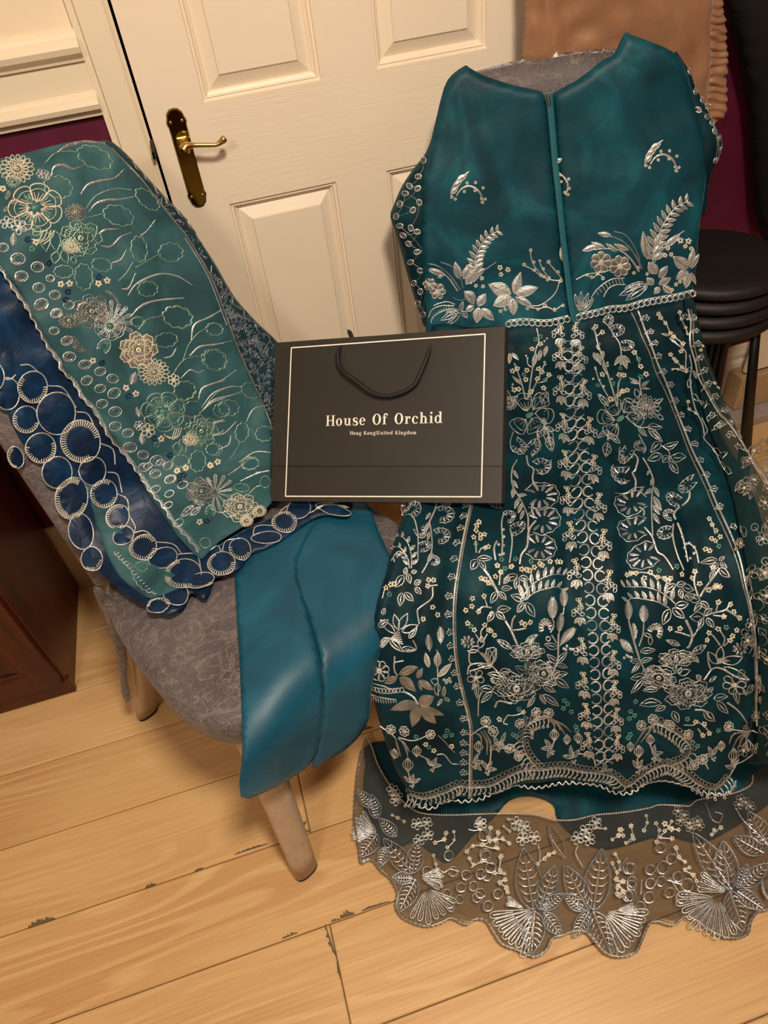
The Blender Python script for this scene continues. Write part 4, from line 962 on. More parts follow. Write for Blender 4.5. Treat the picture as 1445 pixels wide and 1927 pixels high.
# ------------------------------------------------------------ BODICE  (tile scale .50173 from 720,40)
for E_ in [Emb(ZB, dr2)]:
    e = E_; e.eps = .0016; T0 = (720, 40, .50173); e.tile(*T0)
    def crescent(x, y, s_=1., fx=1):
        e.line([(x-62*s_*fx, y+48*s_), (x-58*s_*fx, y+12*s_), (x-38*s_*fx, y-22*s_), (x+5*s_*fx, y-52*s_)], 2.)
        e.leaves([(x-55*s_*fx, y+5*s_, x-20*s_*fx, y-20*s_), (x-40*s_*fx, y-18*s_, x-2*s_*fx, y-42*s_), (x-60*s_*fx, y+30*s_, x-35*s_*fx, y+3*s_)], .45)
        e.line([(x-42*s_*fx, y+38*s_), (x-20*s_*fx, y+10*s_), (x+12*s_*fx, y+2*s_), (x+45*s_*fx, y+25*s_), (x+62*s_*fx, y+68*s_)], [2, 3.4, 3.6, 2])
        for dx, dy in ((-2, -10), (30, -12), (58, 8), (-12, 22), (28, 18)):
            e.star(x+dx*s_*fx, y+dy*s_, 3.6, 'ivory', 7)
        for dx, dy in ((-45, 50), (-58, 42), (55, 62), (66, 50), (52, 48)): e.star(x+dx*s_*fx, y+dy*s_, 3.6)
        e.flush('embroidered_crescent')
    crescent(316, 615); crescent(1038, 497)
    e.leaves([(645, 530, 668, 513, .5)]); e.line([(655, 565), (680, 590), (690, 620), (680, 650)], [2, 3.6, 2]); [e.star(*p, 3.4) for p in ((662, 575), (665, 600), (692, 590), (695, 625), (678, 640), (690, 648))]
    e.flush('embroidered_crescent')
    e.leaves([(672, 900, 664, 842, .3)]); e.flush('embroidered_leaf')
    # left waist spray
    def sprayL(fx, ox, oy):
        g = lambda L: [(ox+fx*x, oy+y) for x, y in L]
        e.sprig(g([(352, 965), (345, 900), (362, 850), (395, 805), (430, 785)]), 22, 11, .42, side=0)
        e.leaves([(ox+fx*a, oy+b, ox+fx*c, oy+d) for a, b, c, d in [(300, 965, 330, 905), (288, 965, 270, 900), (310, 985, 372, 902)]], .42)
        e.flush('embroidered_sprig')
        e.line(g([(290, 1005), (250, 950), (205, 915), (165, 905)]), [3, 1.6], 'silver_blue'); e.line(g([(280, 1010), (245, 960), (215, 940)]), [3, 2]); e.line(g([(300, 1000), (290, 960), (262, 920), (215, 900)]), 2., 'silver_blue')
        e.leaves([(ox+fx*a, oy+b, ox+fx*c, oy+d, w_) for a, b, c, d, w_ in [(235, 950, 165, 925, .28), (225, 948, 205, 960, .5)]])
        e.line(g([(330, 985), (355, 950), (390, 925), (425, 900)]), 1.8, 'silver_blue'); e.flush('embroidered_plume')
        for x, y, r in ((438, 922, 6), (468, 930, 6), (442, 948, 5.4), (370, 962, 5), (348, 990, 4.5), (375, 993, 4.5)): e.star(ox+fx*x, oy+y, r)
        e.flush('embroidered_flower_cluster', kind='stuff')
        e.flower(ox+fx*205, oy+1010, 15, 6, w=1.7, fill='silver_dim'); e.flower(ox+fx*175, oy+985, 12, 6, w=1.6, fill='silver_dim'); e.flush('embroidered_flower')
        e.leaves([(ox+fx*a, oy+b, ox+fx*c, oy+d, w_) for a, b, c, d, w_ in [(345, 1045, 305, 1010, .7), (355, 1065, 385, 1020, .6), (340, 1065, 310, 1085, .6), (360, 1070, 350, 1130, .6), (370, 1075, 415, 1120, .5), (320, 1020, 340, 1060, .6)]])
        e.flush('embroidered_flower')
        e.leaves([(ox+fx*a, oy+b, ox+fx*c, oy+d, w_) for a, b, c, d, w_ in [(480, 1020, 395, 985, .55), (480, 1030, 412, 1065, .6), (485, 1035, 488, 1100, .55), (490, 1020, 515, 940, .4), (495, 1022, 580, 995, .42), (495, 1032, 560, 1065, .35)]])
        e.flush('embroidered_flower')
        e.line(g([(260, 1075), (225, 1085), (190, 1105), (180, 1130)]), 2); e.line(g([(265, 1065), (220, 1065), (185, 1080), (172, 1110)]), 2.2); e.line(g([(270, 1060), (240, 1050), (205, 1058), (190, 1065)]), 2)
        for t in range(9): e.line(g([(265-t*9, 1062+t*t*.55), (262-t*9, 1078+t*t*.55)]), 1.6)
        e.leaves([(ox+fx*a, oy+b, ox+fx*c, oy+d, w_) for a, b, c, d, w_ in [(285, 1085, 215, 1120, .3), (290, 1090, 240, 1140, .3), (290, 1085, 300, 1050, .4), (295, 1085, 318, 1110, .5), (285, 1080, 235, 1090, .25)]], m='silver', style='open')
        e.line(g([(262, 1035), (290, 1045), (310, 1040)]), 1.5, 'mint'); e.flush('embroidered_leaf_fan')
    sprayL(1, 0, 0)
    # middle twigs either side of the zip
    e.buds([(550, 860), (560, 905), (590, 945), (620, 965), (660, 970)], 4.4); e.buds([(530, 915), (560, 930), (600, 960)], 4); e.buds([(620, 905), (650, 940), (668, 965)], 4)
    e.buds([(585, 900), (598, 930), (620, 960)], 3.6); e.line([(660, 970), (640, 1020), (590, 1060), (545, 1065)], 2); e.buds([(545, 1070), (580, 1075), (610, 1068), (640, 1078), (670, 1060)], 4.4)
    e.star(440, 1085, 4.4); e.star(458, 1078, 4.4); e.star(450, 1100, 3.6, 'mint'); e.flush('embroidered_twig', kind='stuff')
    e.leaves([(735, 1080, 715, 1020, .3), (740, 1080, 738, 1010, .25), (745, 1082, 765, 1015, .25), (748, 1085, 785, 1035, .28), (740, 1085, 720, 1060, .3)], style='open'); e.flush('embroidered_leaf_fan')
    # right waist spray
    e.sprig([(1005, 905), (1015, 840), (1045, 760), (1090, 700), (1140, 672)], 27, 13, .38); e.leaves([(985, 890, 968, 785, .3), (1005, 880, 1035, 830, .3), (1010, 850, 1040, 788, .35)]); e.flush('embroidered_sprig')
    e.line([(965, 925), (930, 860), (880, 815), (805, 795)], [3.4, 1.8], 'silver_blue'); e.line([(955, 935), (915, 880), (860, 850), (745, 855)], [3.4, 1.4]); e.line([(960, 915), (945, 860), (905, 800), (860, 785)], 2.2, 'silver_blue')
    e.leaves([(795, 838, 742, 858, .35), (830, 850, 775, 825, .3), (850, 800, 800, 792, .35), (870, 860, 830, 830, .3), (915, 855, 860, 832, .28)]); e.line([(1010, 905), (1045, 850), (1085, 810), (1125, 785)], 2.4, 'silver_blue'); e.leaves([(1050, 845, 1110, 795, .28)]); e.flush('embroidered_plume')
    e.flower(812, 900, 20, 7, w=1.8, fill='silver_dim'); e.flush('embroidered_flower'); e.flower(882, 915, 20, 7, w=1.8, fill='silver_dim'); e.flush('embroidered_flower')
    for x, y, r in ((1110, 820, 7), (1140, 822, 7), (1128, 842, 5), (1062, 848, 5.5), (1052, 875, 5), (1075, 872, 5), (985, 945, 4), (1150, 850, 5)): e.star(x, y, r)
    e.flush('embroidered_flower_cluster', kind='stuff')
    e.leaves([(1020, 945, 990, 900, .7), (1030, 960, 1062, 915, .5), (1010, 985, 985, 960, .8), (1030, 985, 1075, 960, .5), (1035, 995, 1012, 1020, .6), (1045, 990, 1080, 1018, .55)]); e.flush('embroidered_flower')
    e.leaves([(1140, 925, 1082, 880, .6), (1140, 935, 1095, 965, .6), (1140, 940, 1132, 1000, .5), (1145, 920, 1160, 850, .35), (1150, 925, 1180, 870, .3), (1150, 940, 1170, 985, .3)]); e.flush('embroidered_flower')
    e.line([(720, 965), (760, 945), (800, 940), (850, 930)], 1.8); e.buds([(760, 945), (780, 960), (800, 945), (820, 955)], 4.6); e.star(950, 920, 4); e.star(935, 940, 4)
    e.line([(900, 960), (850, 965), (800, 1000), (775, 1035)], 2.); e.line([(905, 985), (870, 985), (840, 1000), (822, 1030)], 2.)
    for t in range(9): e.line([(890-t*12, 962+t*t*.75), (900-t*12, 985+t*t*.6)], [2.2, 1])
    e.leaves([(985, 985, 880, 1025, .25), (985, 990, 905, 1045, .28), (985, 980, 975, 1010, .4), (975, 975, 900, 1000, .2)], style='open'); e.flush('embroidered_leaf_fan')
    for x, y in ((1095, 985), (1110, 975), (1080, 1005)): e.star(x, y, 4.6)
    e.line([(640, 500), (640, 500)], 1)
    e.flush('embroidered_flower_cluster', kind='stuff')
    # chain of rings along the waist seam
    def chain(pts, gap=11, r=5.4):
        P = crom(e.px(pts), 8); L = np.r_[0, np.cumsum(np.linalg.norm(np.diff(P, axis=0), axis=1))]
        for t in np.arange(0, L[-1], gap):
            c = np.array([np.interp(t, L, P[:, 0]), np.interp(t, L, P[:, 1])]); e.ringraw(c, r, 2.4, n=12); e.ringraw(c+[gap*.35, -2], r*.5, 1.5, 'silver_dim', n=8)
        e.raw(P+[0, -r-2], 1.8)
    chain([(470, 1135), (520, 1128), (560, 1130), (610, 1132), (650, 1125), (690, 1115)]); chain([(730, 1108), (790, 1095), (850, 1080), (910, 1075), (970, 1058), (1040, 1045), (1100, 1035), (1160, 1020)])
    e.flush('waistband_trim', kind='stuff')
# sleeve motifs
for cl, pts, par in ((SL_L, [(846, 200), (838, 228), (826, 262), (815, 290), (796, 300), (786, 330), (770, 348), (785, 352), (752, 382), (776, 392), (745, 405), (762, 362), (788, 378), (772, 425), (758, 440), (784, 432), (768, 455), (784, 470), (772, 490), (790, 505), (778, 530), (790, 545), (786, 570), (795, 590), (797, 470), (752, 422)], o_sl),
                     (SL_R, [(1292, 133), (1300, 170), (1314, 186), (1302, 205), (1320, 218), (1333, 245), (1345, 258), (1350, 278), (1335, 300), (1330, 230), (1342, 300), (1325, 200)], o_sr)):
    e = Emb(cl, par)
    for i, (x, y) in enumerate(pts):
        a = rng.uniform(0, 180); e.ring(x, y, 6, 1.8, ry=4.6, rot=a, n=10); e.ring(x+1.2, y-.8, 3.4, 1.5, ry=2.4, rot=a, n=8, m='silver_dim')
        if i: e.line([pts[i-1], ((x+pts[i-1][0])/2+4, (y+pts[i-1][1])/2), (x, y)], .9, 'silver_dim')
    e.flush('ring_embroidery', kind='stuff')
# ------------------------------------------------------------ SKIRT
e = Emb(SK, o_sk); e.eps = .0016
S = S
k1 = .17993; k6 = .20761; k8 = .19377; k10 = .19723
def interp_path(P, n):
    P = crom(P, 8); L = np.r_[0, np.cumsum(np.linalg.norm(np.diff(P, axis=0), axis=1))]; t = np.linspace(0, L[-1], n)
    return np.c_[np.interp(t, L, P[:, 0]), np.interp(t, L, P[:, 1])]
# centre rings
colL = [(1066, 652), (1069, 700), (1072, 770), (1078, 862), (1083, 930), (1090, 1000), (1100, 1070), (1105, 1120), (1110, 1190), (1114, 1260), (1117, 1320), (1121, 1380), (1127, 1432)]
colR = [(1083, 660), (1086, 740), (1090, 800), (1100, 885), (1105, 940), (1114, 1010), (1122, 1068), (1129, 1120), (1134, 1190), (1138, 1250), (1140, 1310), (1141, 1370), (1140, 1430)]
for col, a0, n in ((colL, -150, 37), (colR, 30, 37)):
    for i, (x, y) in enumerate(interp_path(col, n)):
        e.ringraw((x, y), 9.3, 3., 'silver' if i % 3 else 'silver_blue', a0, a0+300, 14, ry=9.3)
e.flush('centre_ring_trim', kind='stuff')
def unit(x, y, f, s_=1.):
    for dx, dy in ((-2, -3), (4, -4), (2, 2), (6, 7), (2, 11), (8, 13)): e.ringraw((x+dx*f*s_, y+dy*s_), 2.6*s_, 1.5, 'ivory', n=8)
    e.raw(crom([(x+2*f, y), (x+5*f, y+10*s_), (x+4*f, y+24*s_)], 3), 1.4)
    for k_, (dx, dy, r) in enumerate(((-8, 22, 5), (-3, 19, 5), (3, 21, 5.5), (-9, 29, 4.5), (8, 27, 4.5))): e.ringraw((x+dx*f*s_, y+dy*s_), r*s_, 1.7, n=10, ry=r*.7, rot=k_*40)
    e.tile(0, 0, 1); e.leaves([(x+2*f, y+34*s_, x-6*f, y+48*s_), (x+4*f, y+34*s_, x+3*f, y+52*s_), (x+6*f, y+34*s_, x+13*f, y+47*s_)], .45)
for p in [(1048, 604), (1050, 655), (1052, 722), (1057, 792), (1061, 860), (1065, 926), (1070, 991), (1079, 1060), (1085, 1130), (1089, 1200), (1092, 1262), (1096, 1318), (1100, 1372)]:
    unit(p[0], p[1], 1, .95 if p[1] < 1100 else .85)
e.flush('centre_floral_trim', kind='stuff')
for p in [(1084, 607), (1092, 662), (1099, 732), (1110, 802), (1118, 874), (1127, 944), (1135, 1012), (1143, 1083), (1150, 1156), (1152, 1222), (1154, 1276), (1158, 1328), (1160, 1378)]:
    unit(p[0], p[1], -1, .95 if p[1] < 1100 else .85)
e.flush('centre_floral_trim', kind='stuff')
# seam vines
def seam(pts, pts2, tre, sd, cl=None, par=None, name='seam_vine'):
    ee = e if cl is None else Emb(cl, par)
    ee.tile(0, 0, 1); ee.line(pts, 3.2)
    if pts2 is not None: ee.line(pts2, 2.4, 'silver_dim')
    for i, t in enumerate(tre):
        sg_ = sd if sd else t[2]; ee.trefoil(t[0], t[1], sg_, 6.3, rot=rng.uniform(-15, 15)); ee.line([(t[0]-5*sg_, t[1]+2), (t[0]-11*sg_, t[1]+5)], 1.8)
    return ee.flush(name)
t5 = lambda L: [(690+x*k1, 930+y*k1) for x, y in L]; t8 = lambda L: [(680+x*k8, 1180+y*k8) for x, y in L]
t2 = lambda L: [(1090+x*k1, 580+y*k1) for x, y in L]; t4 = lambda L: [(1090+x*k1, 820+y*k1) for x, y in L]; t7 = lambda L: [(1130+x*k6, 1060+y*k6) for x, y in L]
A = t5([(1110, 100), (1040, 400), (960, 780), (910, 1080)])+t8([(890, 0), (910, 300), (960, 550), (1040, 880), (1050, 1050), (1045, 1300), (1042, 1640)])
seam(A, [(x+4, y) for x, y in A], t5([(1035, 175), (1010, 290), (980, 415), (940, 560), (910, 720), (885, 890), (855, 1070), (850, 1240)])+t8([(855, 20), (860, 140), (875, 265), (900, 410), (925, 540), (950, 695), (985, 845), (990, 980), (985, 1080), (985, 1175), (985, 1265), (985, 1360)]), -1)
B1_ = t2([(600, 20), (640, 150), (690, 310), (740, 460), (800, 620), (870, 780), (930, 950), (1000, 1140), (1110, 1440)])+t4([(1190, 290), (1290, 490), (1400, 740)])+[(1366, 1010), (1384, 1058)]+t7([(1270, 200), (1320, 380), (1370, 650), (1390, 880), (1390, 1200), (1385, 1430)])
B2_ = t2([(530, 40), (600, 200), (650, 350), (720, 520), (780, 700), (850, 870), (930, 1060), (1000, 1240), (1070, 1440)])+t4([(1150, 310), (1250, 540), (1330, 690)])+[(1356, 1005), (1378, 1062)]+t7([(1245, 200), (1300, 380), (1345, 650), (1370, 880), (1370, 1200), (1385, 1430)])
seam(B1_, B2_, t2([(675, 95), (720, 250), (770, 400), (810, 550), (865, 710), (940, 860), (990, 1030), (1050, 1180), (1120, 1330)])+t4([(1190, 150), (1245, 320), (1310, 475), (1385, 620), (1440, 800)])+[(1375, 1000), (1386, 1030)]+t7([(1320, 130), (1355, 295)]), 1)
t9 = lambda L: [(1200+x*.2698, 380+y*.2698) for x, y in L]
Cc = t2([(1110, 0), (1140, 150), (1150, 350), (1200, 600), (1240, 800), (1320, 980), (1445, 1210)])+t9([(600, 1600), (760, 1790), (850, 1927)])+[(1452, 940), (1480, 1000)]
seam(Cc, [(x+4, y+1) for x, y in Cc], [(*p, sg_) for p, sg_ in zip(t2([(1085, 80), (1160, 95), (1185, 260), (1210, 420), (1240, 585), (1280, 740), (1320, 890), (1280, 1050), (1400, 1020), (1360, 1185), (1425, 1310)])+t9([(500, 1530), (590, 1510), (560, 1610), (625, 1600), (620, 1690), (690, 1680), (680, 1770), (745, 1770), (750, 1850)]), [-1, 1, 1, 1, 1, 1, 1, -1, 1, -1, 1, -1, 1, -1, 1, -1, 1, -1, 1, -1])], 0, SHR, o_shr)
# -- upper left spray (tile S1)
e.tile(940, 590, k1)
e.line([(285, 940), (310, 820), (370, 400), (400, 300), (380, 150)], 2.6); e.line([(270, 940), (220, 760), (150, 560)], 2.4); e.line([(300, 920), (400, 740), (470, 560)], 2.4); e.line([(390, 790), (460, 780), (510, 700)], 2.)
e.line([(330, 600), (290, 570), (280, 490)], 2.)
for x, y in ((330, 385), (415, 325), (280, 640), (400, 630), (270, 740), (130, 650), (180, 620), (150, 850), (195, 845), (325, 860), (455, 850), (390, 740), (510, 700), (435, 680)): e.star(x, y, 6.2)
for x, y in ((415, 240), (365, 270), (250, 690), (470, 765)): e.star(x, y, 5.6, 'mint')
e.dots([(270, 470), (285, 500), (460, 560), (470, 590), (480, 260), (455, 290), (135, 790), (130, 820)], 2)
e.leaves([(375, 440, 345, 600), (420, 400, 405, 530), (480, 360, 455, 490), (120, 440, 195, 520, .35), (100, 440, 95, 570, .35), (230, 800, 130, 700, .2)], .3)
e.flush('embroidered_blossom_spray', kind='stuff')
e.openflower(310, 1100, 46, 6, rot=10, skip=(3,)); e.leaves([(430, 1010, 500, 880, .6)], style='vein'); e.leaves([(460, 1250, 390, 1390, .5), (470, 1250, 570, 1290, .45), (480, 1260, 540, 1445, .5), (470, 1240, 460, 1160, .5)], style='vein'); e.line([(455, 1250), (500, 1300), (520, 1400)], 3.); e.leaves([(110, 960, 190, 920, .5), (110, 1000, 80, 860, .3)], style='line')
e.chrys(95, 990, 16, layers=2); e.flush('embroidered_flower')
# -- upper right spray (tile S2)
e.tile(1090, 580, k1)
e.line([(390, 1080), (330, 850), (230, 560), (180, 400), (150, 250), (110, 200)], 3.); e.line([(390, 1060), (400, 850), (440, 760)], 2.6); e.line([(300, 960), (200, 820), (160, 700)], 2.); e.line([(330, 1000), (410, 960), (480, 900)], 2.2); e.line([(160, 300), (220, 250)], 2.4)
for x, y in ((230, 745), (405, 755), (455, 760), (400, 960), (440, 930), (490, 920), (320, 980), (155, 190), (225, 250), (440, 940)): e.star(x, y, 6.2)
for x, y in ((415, 690), (185, 870), (345, 830), (190, 400)): e.star(x, y, 5, 'mint')
e.dots([(160, 700), (155, 680), (285, 610), (290, 640), (135, 800), (250, 860), (200, 810), (330, 780)], 2.2)
e.leaves([(135, 500, 175, 610, .35), (170, 510, 215, 650, .35), (240, 600, 275, 730, .3), (230, 480, 240, 560, .4), (170, 400, 190, 470, .4)]); e.flush('embroidered_blossom_spray', kind='stuff')
e.line([(230, 130), (290, 190), (350, 300), (400, 400), (420, 500), (425, 560)], 2.2); e.geranium(285, 125, 12, -60); e.geranium(365, 235, 17, -20); e.geranium(470, 420, 16, 0); e.leaves([(430, 545, 355, 650), (435, 545, 520, 620), (440, 560, 485, 690), (425, 600, 420, 660)], .38); e.flush('embroidered_leaf_spray')
e.line([(640, 980), (620, 870), (620, 780)], 2.6); e.leaves([(620, 860, 510, 780, .2), (615, 850, 520, 830, .22), (640, 870, 720, 790, .25), (640, 900, 730, 880, .25), (640, 880, 700, 830, .2)], m='silver'); e.line([(615, 620), (580, 530), (560, 490)], 1.8)
for x, y, m_ in ((630, 655, 'ivory'), (690, 725, 'ivory'), (605, 580, 'mint'), (630, 770, 'mint'), (560, 505, 'ivory')): e.star(x, y, 6.6, m_)
e.flush('embroidered_twig', kind='stuff')
e.chrys(690, 1090, 28, layers=4, n=15); e.leaves([(610, 1000, 570, 905, .5), (560, 1040, 455, 1020, .4), (780, 1030, 860, 1010, .4), (810, 1150, 870, 1200, .5), (590, 1110, 520, 1100, .4)], style='line', w=2.); e.flush('embroidered_chrysanthemum')
e.openflower(420, 1210, 44, 6, rot=185, skip=(4,)); e.leaves([(300, 1060, 185, 960, .45)], style='vein'); e.flush('embroidered_flower')
e.leaves([(300, 1340, 180, 1420, .35), (310, 1340, 420, 1445, .35), (560, 1230, 690, 1170, .3)], style='open'); e.line([(300, 1330), (290, 1445)], 3.4); e.line([(560, 1300), (700, 1310), (850, 1270)], 1.8)
e.leaves([(700, 1310, 860, 1275, .4), (710, 1330, 860, 1440, .4), (600, 1310, 690, 1400, .35)], style='open', wob=.08); e.flush('embroidered_leaf_spray')
# tile S4
e.tile(1090, 820, k1)
e.leaves([(290, 130, 265, 290, .55)], style='vein', wob=.06); e.leaves([(840, 120, 735, 235, .5), (870, 150, 1020, 125, .42), (850, 260, 700, 320, .5), (920, 240, 860, 340, .55), (950, 240, 1095, 290, .5), (940, 290, 1025, 415, .5), (725, 20, 860, 100, .4)], style='open', wob=.08); e.line([(850, 150), (930, 190), (940, 280)], 1.8); e.flush('embroidered_leaf_spray')
e.line([(560, 270), (595, 330), (570, 430), (545, 450), (575, 540), (570, 640)], 3.2); e.line([(610, 810), (655, 860), (650, 910)], 3.4); e.line([(660, 1020), (740, 1110), (790, 1240), (860, 1290), (940, 1420)], [3.6, 3.]); e.line([(650, 310), (720, 420), (760, 540), (745, 660), (735, 820), (745, 1100)], 2.4)
e.leaves([(720, 430, 690, 490), (760, 500, 730, 590), (760, 620, 665, 690), (770, 600, 815, 700), (760, 700, 840, 840), (750, 790, 825, 880), (750, 870, 820, 970)], .34); e.flush('embroidered_stem', kind='stuff')
for g_ in ((490, 230, 18, 130, 230), (440, 440, 22, 190, 250), (540, 740, 34, 170, 270), (550, 1010, 30, 180, 280), (660, 1280, 32, 165, 280), (630, 180, 14, 160, 240)):
    e.geranium(g_[0], g_[1], g_[2], g_[3], span=g_[4]); e.flush('embroidered_geranium_leaf')
e.line([(350, 350), (330, 400), (400, 500), (520, 510)], 1.7); e.line([(360, 650), (450, 630), (580, 640), (680, 720)], 1.8); e.line([(420, 150), (415, 210), (480, 290), (550, 300)], 1.7); e.line([(610, 60), (680, 190), (655, 260)], 1.8)
e.line([(960, 980), (950, 1120), (990, 1290), (1060, 1420)], 2.6); e.line([(1010, 960), (1060, 1080), (1090, 1200), (1120, 1330)], [4, 3]); e.line([(1130, 1130), (1200, 1200), (1235, 1340)], 3.); e.line([(1140, 640), (1130, 700), (1060, 760)], 3.4); e.line([(1030, 780), (970, 870), (990, 930)], 3.6)
e.dots([(1040, 1010), (1060, 1090), (1110, 1150), (1080, 1200), (1140, 1140), (1190, 1180), (1100, 1280), (1150, 1290), (1190, 1240)], 2.6); e.flush('embroidered_stem', kind='stuff')
for g_ in ((1120, 560, 17, 160, 280), (990, 720, 19, 190, 260), (930, 890, 14, 200, 230), (880, 1060, 16, 170, 280)):
    e.geranium(*g_[:4], span=g_[4]); e.flush('embroidered_geranium_leaf')
e.line([(1340, 920), (1370, 1000), (1390, 1080)], 2.2)
for x, y, m_ in ((1330, 930, 'ivory'), (1360, 985, 'ivory'), (1400, 1040, 'ivory'), (1350, 1120, 'ivory'), (1390, 1140, 'ivory'), (1425, 1190, 'mint'), (1440, 1100, 'ivory'), (1290, 1215, 'ivory'), (1330, 1235, 'ivory'), (1200, 1420, 'ivory')): e.star(x, y, 5.6, m_)
e.leaves([(1400, 1320, 1250, 1340, .4), (1410, 1350, 1340, 1420, .5), (1420, 1330, 1480, 1290, .5), (1430, 1350, 1500, 1400, .5)], style='open'); e.flush('embroidered_leaf_spray')
# tile S3
e.tile(850, 820, k1)
e.line([(780, 260), (800, 370), (850, 430), (840, 520), (860, 610)], 3.2); e.line([(850, 780), (830, 850), (860, 940)], 4); e.line([(870, 960), (800, 1060), (780, 1210), (720, 1290), (700, 1380)], [4, 3.4]); e.line([(680, 290), (630, 400), (630, 540), (700, 660), (750, 800), (790, 930), (790, 1060)], 2.8)
e.leaves([(640, 400, 695, 470), (640, 500, 690, 570), (650, 570, 630, 680), (690, 640, 780, 685), (700, 680, 655, 790), (735, 750, 690, 850), (750, 840, 710, 930)], .36); e.flush('embroidered_stem', kind='stuff')
for g_ in ((680, 140, 20, 30, 220), (830, 210, 20, -40, 240), (930, 390, 20, -20, 260), (920, 700, 36, -10, 270), (950, 950, 34, -15, 280), (910, 1210, 32, 5, 280), (480, 740, 18, 190, 240), (590, 880, 15, -30, 230), (670, 1010, 17, -10, 260)):
    e.geranium(*g_[:4], span=g_[4]); e.flush('embroidered_geranium_leaf')
e.line([(640, 20), (610, 130), (640, 220), (700, 190)], 1.8); e.line([(890, 40), (910, 210), (830, 290)], 1.8); e.line([(1035, 315), (1010, 420), (940, 465), (870, 430)], 1.8); e.line([(860, 610), (950, 590), (1030, 585)], 2); e.leaves([(1000, 70, 1045, 225, .55)], style='vein', wob=.06)
e.line([(540, 850), (520, 960), (530, 1120), (520, 1280)], [2.4, 3.4]); e.line([(470, 1140), (440, 1220), (455, 1330)], 3.8); e.line([(610, 990), (630, 1130), (600, 1350)], 2.6); e.dots([(540, 1010), (545, 1080), (490, 1170), (540, 1170), (540, 1250), (500, 1270)], 2.6)
e.line([(650, 850), (600, 940)], 1.8); e.flush('embroidered_stem', kind='stuff')
e.line([(255, 1270), (250, 1150)], 3); e.line([(280, 1270), (310, 1220), (370, 1210)], 2.6)
for x, y, m_ in ((285, 960, 'ivory'), (260, 1000, 'ivory'), (255, 1050, 'ivory'), (230, 1120, 'ivory'), (300, 1120, 'ivory'), (340, 1075, 'ivory'), (250, 1180, 'mint'), (350, 1215, 'ivory'), (380, 1205, 'ivory'), (300, 1080, 'ivory'), (520, 1310, 'mint'), (470, 1375, 'ivory'), (615, 1390, 'ivory'), (660, 1320, 'mint'), (560, 1400, 'mint'), (510, 1430, 'ivory')): e.star(x, y, 5.8, m_)
e.leaves([(265, 1320, 420, 1320, .35), (260, 1330, 200, 1430, .7), (290, 1340, 350, 1430, .5)], style='open'); e.flush('embroidered_leaf_spray')
# tile S6: lower left bouquet ; S7: lower right bouquet
def starrow(L, r=6.):
    for x, y, *m_ in L: e.star(x, y, r, m_[0] if m_ else 'ivory')
e.tile(860, 1060, k6)
starrow([(365, 35), (395, 90), (490, 45), (345, 130), (575, 80), (620, 85), (690, 60), (740, 30), (760, 45), (300, 180), (250, 160), (215, 155), (430, 55, 'mint'), (660, 15, 'mint'), (830, 15), (900, 10), (930, 5), (280, 190), (650, 90)])
e.line([(240, 80), (300, 150), (370, 270)], 5); e.line([(390, 90), (380, 200)], 3); e.line([(215, 160), (290, 195), (340, 220)], 2.6); e.flush('embroidered_blossom_spray', kind='stuff')
e.sprig([(560, 330), (640, 230), (740, 160), (860, 120), (970, 110)], 24, 13, .34, side=-1); e.flush('embroidered_leaf_frond'); e.sprig([(600, 330), (700, 265), (800, 235), (900, 220), (950, 250)], 22, 12, .34, side=-1); e.flush('embroidered_leaf_frond')
for L in ([(540, 130, 420, 150), (550, 150, 640, 160), (540, 150, 520, 240), (470, 130, 420, 190)], [(360, 260, 300, 360), (380, 260, 440, 330), (400, 230, 490, 230)], [(590, 330, 480, 290), (590, 350, 530, 430), (610, 350, 690, 470), (600, 330, 640, 250)], [(330, 440, 270, 520), (350, 440, 430, 500), (360, 420, 475, 400), (320, 430, 290, 470)]):
    e.leaves(L, .5, 'open', w=2.); e.flush('embroidered_flower')
e.line([(310, 400), (230, 390), (180, 430)], 3); e.line([(270, 390), (240, 300)], 2.4); starrow([(135, 320), (130, 385), (75, 420), (240, 300), (190, 430)]); e.line([(430, 510), (480, 590), (530, 700)], 4.2); e.line([(480, 580), (490, 500), (515, 455)], 3.4); e.line([(490, 580), (560, 570), (610, 560)], 3)
starrow([(570, 515), (650, 515), (600, 530)]); starrow([(90, 530), (150, 585), (245, 545), (300, 600), (335, 640), (280, 590)]); starrow([(120, 555, 'mint')]); e.line([(210, 690), (160, 620)], 2.6); e.line([(215, 690), (210, 600), (240, 560)], 2.6); e.line([(225, 690), (270, 620)], 2.6); e.flush('embroidered_twig', kind='stuff')
for l in [(850, 500, 850, 310, .5), (960, 400, 955, 240, .5), (915, 620, 935, 450, .45), (920, 730, 1055, 580, .4)]: e.leaf(*l, 'feather', w=1.6); e.flush('embroidered_fern_leaf')
e.line([(900, 860), (910, 620)], 3.4); e.line([(860, 500), (860, 560), (830, 600)], 2.4); e.line([(960, 400), (955, 450)], 2.6); e.line([(890, 700), (840, 620)], 2.4)
e.leaves([(900, 740, 775, 700, .4), (890, 870, 800, 790, .4), (890, 870, 990, 790, .4), (890, 880, 990, 925, .35), (860, 980, 995, 975, .4), (870, 1010, 1005, 1110, .35), (830, 970, 800, 850, .3)], style='open'); e.line([(900, 860), (850, 960), (840, 1020)], 2.6); e.flush('embroidered_leaf_branch')
e.geranium(790, 570, 18, -100, span=200, m='silver', m2='silver'); e.ring(810, 655, 4, 2.); e.dots([(960, 760), (990, 740), (1020, 765), (1040, 765), (980, 770)], 2.6); e.flush('embroidered_flower')
e.leaves([(190, 730, 105, 780, .55), (200, 740, 220, 640, .6), (300, 900, 270, 750, .5), (300, 900, 350, 760, .35)], style='line', w=2.2); e.line([(310, 905), (200, 880), (110, 900), (90, 980)], 3.); e.line([(310, 910), (220, 920), (110, 950)], 2.6)
